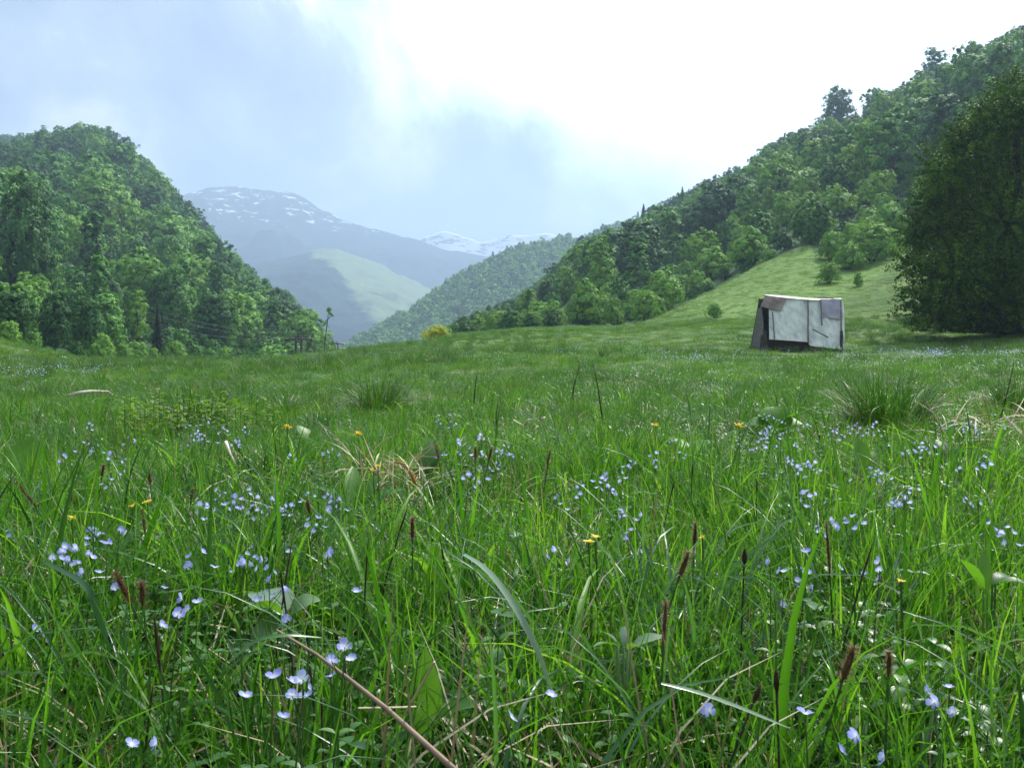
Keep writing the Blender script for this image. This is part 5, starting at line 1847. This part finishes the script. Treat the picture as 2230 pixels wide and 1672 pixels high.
broad(1500, 975, [(30, .12, .09, .7, .7, .85, .5, 0), (120, .12, .09, .8, .7, .8, .5, .2), (200, .11, .08, .6, .6, .7, .5, 0), (290, .1, .08, .5, .7, .9, .5, 0)], 'low plant with soft green leaves in the right speedwell drift', .07)
broad(60, 1590, [(60, .05, .03, 1.1, .5, .95, .5, 0), (150, .05, .032, .9, .6, .9, .5, .2), (20, .045, .03, .8, .7, .7, .5, 0)], 'plant with bright rounded leaves in the bottom left corner', .07)
broad(1880, 1625, [(200, .05, .03, .7, .6, .5, .5, 0), (80, .05, .03, .9, .6, .7, .5, .1), (330, .05, .028, .8, .6, .6, .5, 0)], 'leafy plant under the bottom right speedwells', .06)


def yellow_herb():
    p = solve(430, 955, .0)
    e = empty('herb', p, 'clump of yellow green leafy herb below the left rush tussock', 'plant')
    g = np.random.default_rng(77)
    mb, st = MB(), MB()
    for _ in range(46):
        a, q = g.uniform(0, 6.28), .34 * math.sqrt(g.random())
        x, y, h = q * math.cos(a) * 1.2, q * math.sin(a), g.uniform(.08, .22)
        st.tube([(x, y, 0), (x, y, h)], [.002, .001], 4)
        for k in range(9):
            l = g.uniform(.025, .05)
            mb.leaf((x, y, h * (.35 + .65 * k / 8)), g.uniform(0, 6.28), l, l * .5, g.uniform(.1, .8), .6, 3, float(g.random()))
    mb.obj('leaves', M_YHERB, e, True); st.obj('stems', M_STEM, e)


yellow_herb()


def tussock(px, py, hpx, wpx, label, n=420, dry=.06, curl=.7, name='rush_tussock', pale=0):
    p = solve(px, py, 0)
    s = p.y / FPX
    H, W = hpx * s, wpx * s
    e = empty(name, p, label, 'tussock')
    g = np.random.default_rng(int(px + py))
    mb, st = MB(), MB()
    for i in range(n):
        a = g.uniform(0, 6.28); q = W * .24 * math.sqrt(g.random())
        az = a + g.normal(0, .9)
        d = g.random() < dry
        l = H * g.uniform(.3, 1.15)
        mb.blade((q * math.cos(a), q * math.sin(a), -.02), az, l, g.uniform(.0028, .0050) * max(1, p.y / 6), abs(g.normal(.1, .38)) + q / W, abs(g.normal(curl, .55)), 6,
                 float(np.clip(g.normal(.5, .22), 0, 1)), 0, twist=g.normal(0, .5))
    for i in range(int(n * dry) + pale):
        a = g.uniform(0, 6.28); q = W * .2 * math.sqrt(g.random())
        st.blade((q * math.cos(a), q * math.sin(a), .0), a + g.normal(0, .4), H * g.uniform(.5, 1.0), g.uniform(.003, .006), g.uniform(.5, 1.0), g.uniform(.5, 1.3), 7, float(g.uniform(.4, 1)), 0, twist=g.normal(0, .6))
    mb.obj('blades', M_RUSH, e, True)
    if st.n:
        st.obj('dry_blades', M_STRAW, e, True)
    return e


tussock(1935, 945, 175, 270, 'large rush tussock with arching pale blades below the hut', 1100, .05, .75, pale=28)
tussock(820, 905, 120, 150, 'rush tussock with a dark hollow at its foot, left of the middle', 480)
tussock(430, 930, 110, 170, 'rush tussock behind the yellow green herb on the left', 480)
tussock(622, 905, 75, 70, 'small dark rush tussock behind the pair of bright upright leaves', 240)
tussock(1225, 895, 60, 80, 'dark rush tussock in the middle of the meadow, left of the two thin twigs', 260)
tussock(1392, 898, 60, 60, 'dark rush tussock right of the two thin twigs', 220)
tussock(1312, 783, 32, 28, 'small isolated dark tussock far up the middle of the meadow', 130)
tussock(2205, 905, 120, 130, 'dark rush tussock at the right edge beside the dead stalks', 420)
tussock(1575, 880, 45, 110, 'low grass tussock on the right meadow below the hut', 240)
tussock(690, 800, 28, 40, 'tiny dark tussock far out on the left meadow', 110)
tussock(945, 830, 35, 36, 'small dark tussock far out beyond the middle', 120)
tussock(215, 835, 36, 60, 'dark low tussock on the left meadow below the pale rounded bush', 140)


def straw_clump():
    p = solve(862, 1125, 0)
    e = empty('dry_straw_clump', p, 'matted clump of dry pale straw in the middle foreground', 'straw')
    g = np.random.default_rng(9)
    mb = MB()
    for _ in range(170):
        a, q = g.uniform(0, 6.28), .11 * math.sqrt(g.random())
        mb.blade((q * math.cos(a), q * math.sin(a) * .8, g.uniform(.01, .13)), g.uniform(0, 6.28), g.uniform(.04, .16), g.uniform(.002, .005), g.uniform(.5, 1.6), g.uniform(-.2, 1.2), 5, float(g.uniform(.2, 1)), twist=g.normal(0, .8))
    mb.obj('straw', M_STRAW, e)
    st = MB()
    Y = p.y
    a, b = world_pt(790, 1075, Y) - p, world_pt(925, 1030, Y + .1) - p
    st.tube([tuple(a), tuple(a.lerp(b, .5) + Vector((0, 0, .006))), tuple(b)], [.003, .0026, .0015], 6)
    st.obj('twig', M_STALK, e)


straw_clump()


def right_heap():
    p = solve(2170, 1010, 0)
    e = empty('dead_stalk_heap', p, 'heap of dry brown stalks and straw at the right edge', 'straw')
    g = np.random.default_rng(19)
    mb = MB()
    for _ in range(150):
        a, q = g.uniform(0, 6.28), .22 * math.sqrt(g.random())
        mb.blade((q * math.cos(a), q * math.sin(a), g.uniform(.01, .16)), g.uniform(0, 6.28), g.uniform(.08, .3), g.uniform(.003, .006), g.uniform(.8, 1.6), g.uniform(-.2, .9), 5, float(g.uniform(.1, .9)), twist=g.normal(0, .8))
    mb.obj('straw', M_STRAW, e)
    Y = p.y
    for pts in ([(2120, 945, 0), (2170, 980, 0), (2250, 1005, .05)], [(2185, 905, .1), (2230, 950, .05), (2260, 985, 0)], [(2060, 1015, 0), (2140, 1010, .05), (2240, 1020, 0)]):
        st = MB()
        st.tube([tuple(world_pt(x, y, Y + d) - p) for x, y, d in pts], [.005, .004, .003], 6)
        st.obj('stalk', M_TWIG, e)


right_heap()

stick('fallen_stalk', [(1040, 1720, .62), (930, 1622, .66), (845, 1545, .70), (760, 1478, .74), (690, 1425, .78), (603, 1372, .84)][::1], .0023, M_STALK, 'long brown fallen stalk slanting across the left foreground', 'stalk')
e = empty('straw_cross', solve(895, 1620, 0), 'three dry pale straws crossing each other beside the fallen brown stalk', 'straw')
for pts in ([(882, 1450), (892, 1540), (905, 1672)], [(780, 1541), (850, 1540), (905, 1538)], [(946, 1440), (895, 1532), (870, 1572)], ):
    mb = MB()
    mb.tube([tuple(world_pt(x, y, .70 + .02 * k) - e.location) for k, (x, y) in enumerate(pts)], [.0008, .0010, .0008], 5, .9)
    mb.obj('straw', M_STRAW, e)


def long_blade(path, w, label, mat, Y, name='grass_blade', tint=.2, fold=True):
    pts = [world_pt(x, y, Y + d) for x, y, d in path]
    b = pts[0].copy()
    P = np.array([list(p - b) for p in pts])
    # resample smoothly
    t = np.linspace(0, 1, len(P)); tt = np.linspace(0, 1, 14)
    P = np.stack([np.interp(tt, t, P[:, i]) for i in range(3)], 1)
    k = np.array([.25, .5, .25])
    for _ in range(2):
        Q = P.copy()
        for i in range(3): Q[1:-1, i] = np.convolve(P[:, i], k, 'valid')
        P = Q
    d = np.gradient(P, axis=0); d /= np.linalg.norm(d, axis=1)[:, None]
    up = np.array([.0, -.55, .83])
    side = np.cross(d, up); side /= np.linalg.norm(side, axis=1)[:, None]
    nrm = np.cross(side, d)
    mb = MB()
    mb.strip(P, side, w * .5 * np.clip(np.sin(np.pi * (0.12 + .86 * tt)) ** .6, .05, 1), tint, 0, fold=nrm * .25)
    o = mb.obj(name, mat, None, True)
    o.location = b
    tag(o, label, 'grass blade')


long_blade([(1010, 1207, .1), (1060, 1235, .05), (1110, 1300, .02), (1150, 1370, 0), (1185, 1450, 0), (1210, 1540, 0)], .0062, 'broad glossy grass blade arching down in the centre foreground', M_GLOSS, .85)
long_blade([(1440, 1487, 0), (1500, 1500, 0), (1580, 1527, 0), (1660, 1560, 0), (1720, 1585, 0)], .0030, 'whitish glossy grass blade lying across the right foreground', M_GLOSS, .66, tint=.5)
long_blade([(100, 1225, .1), (190, 1270, 0), (215, 1340, 0), (240, 1420, 0)], .0055, 'grey green grass blade arching over in the left foreground', M_SEDGE, .85)
long_blade([(500, 1440, 0), (560, 1390, 0), (620, 1382, 0), (700, 1388, .02)], .0035, 'thin pale blade arching in front of the big shiny leaf', M_SEDGE, .72, tint=1)

stick('dead_stick', [(492, 962, 2.75), (500, 985, 2.7), (512, 1010, 2.65)], .005, M_TWIG, 'short bleached stick standing in the left middle meadow', 'stick')
stick('dead_branch', [(148, 862, 7.5), (175, 855, 7.5), (200, 852, 7.6), (235, 853, 7.7), (245, 860, 7.7)], .018, M_TWIG, 'pale bent dead branch lying on the left meadow', 'branch')
stick('fallen_log', [(85, 801, 22), (112, 800, 22.2)], .07, M_BATTEN, 'dark short log lying on the grassy bank at the left', 'log')
e = empty('dead_twigs', solve(1155, 945, 0), 'bundle of bleached dead twigs sticking up in the middle of the meadow', 'twigs')
e.location = solve(1155, 920, .09)
Yt = e.location.y
for pts in ([(1159, 940), (1162, 910), (1166, 884)], [(1118, 915), (1135, 925), (1150, 945)], [(1133, 940), (1150, 915), (1168, 912), (1178, 922)], [(1176, 922), (1180, 912), (1187, 908)], [(1150, 912), (1156, 930)], [(1160, 940), (1172, 928), (1176, 945)]):
    mb = MB()
    k = len(pts)
    mb.tube([tuple(world_pt(x, y, Yt + .04 * math.sin(x)) - e.location) for x, y in pts], [.0055] * (k - 1) + [.003], 6)
    mb.obj('twig', M_TWIG, e, True)
for path, lab in (([(1246, 870, 6.5), (1250, 840, 6.5), (1262, 795, 6.55), (1268, 780, 6.6)], 'thin dark twig leaning right, left of two in the middle of the meadow'),
                  ([(1312, 915, 4.6), (1306, 870, 4.6), (1300, 830, 4.6), (1290, 785, 4.62)], 'tall thin dark twig leaning left, right of two in the middle of the meadow'),
                  ([(1032, 878, 6.2), (1034, 850, 6.2), (1040, 808, 6.2)], 'short thin dark stem standing above the dead twigs'),
                  ([(1083, 945, 3.6), (1080, 905, 3.6), (1085, 870, 3.6)], 'thin dark stem left of the bleached dead twigs'),
                  ([(2178, 915, 4.8), (2195, 850, 4.8), (2208, 790, 4.8)], 'thin dark dead stem in front of the right edge tussock')):
    stick('dead_twig', path, .0042 * path[0][2] / 5, M_STEMDARK, lab, 'twig', 5)
stick('brown_leaf_stalk', [(905, 1060, 2.05), (898, 1035, 2.05), (880, 1010, 2.05), (862, 1006, 2.05)], .004, leaf_mat('rusty_stalk', [(0, (.35, .17, .04)), (1, (.45, .25, .07))]), 'curled rusty stalk under the dock leaves', 'stalk', 5)

for i, (px, dy) in enumerate(((1668, -.35), (1700, -.30), (1728, -.22), (1764, -.30), (1796, -.2), (1826, -.28), (1846, -.1))):
    g = np.random.default_rng(400 + i)
    Yw = 30 + dy
    e = empty('weed', gpt(px, Yw), 'low leafy weed growing against the foot of the hut', 'plant', 'weeds along the foot of the hut')
    lv, st = MB(), MB()
    for _ in range(16):
        a, q = g.uniform(0, 6.28), .2 * math.sqrt(g.random())
        x, y, h = q * math.cos(a), q * math.sin(a) * .6, g.uniform(.08, .20)
        st.tube([(x, y, -.02), (x, y, h)], [.004, .002], 4)
        for k in range(9):
            l = g.uniform(.03, .06)
            lv.leaf((x, y, h * (.2 + .8 * k / 8)), g.uniform(0, 6.28), l, l * .6, g.uniform(.1, .8), .7, 3, float(g.random()))
    lv.obj('leaves', M_HERB, e, True); st.obj('stems', M_STEM, e)


# ------------------------------------------------------------------ the air
def haze():
    m, t, out = new_mat('haze')
    v = nn(t, 'ShaderNodeVolumePrincipled')
    v.inputs['Color'].default_value = (0.53, 0.72, 1.0, 1)
    v.inputs['Density'].default_value = 0.00056
    v.inputs['Anisotropy'].default_value = 0.25
    t.links.new(v.outputs[0], out.inputs['Volume'])
    mb = MB()
    mb.box((-4200, -400, -39.5), (4200, 4900, 560))
    o = mb.obj('haze', m)
    tag(o, 'pale blue haze filling the valley', 'haze', kind='stuff')


haze()
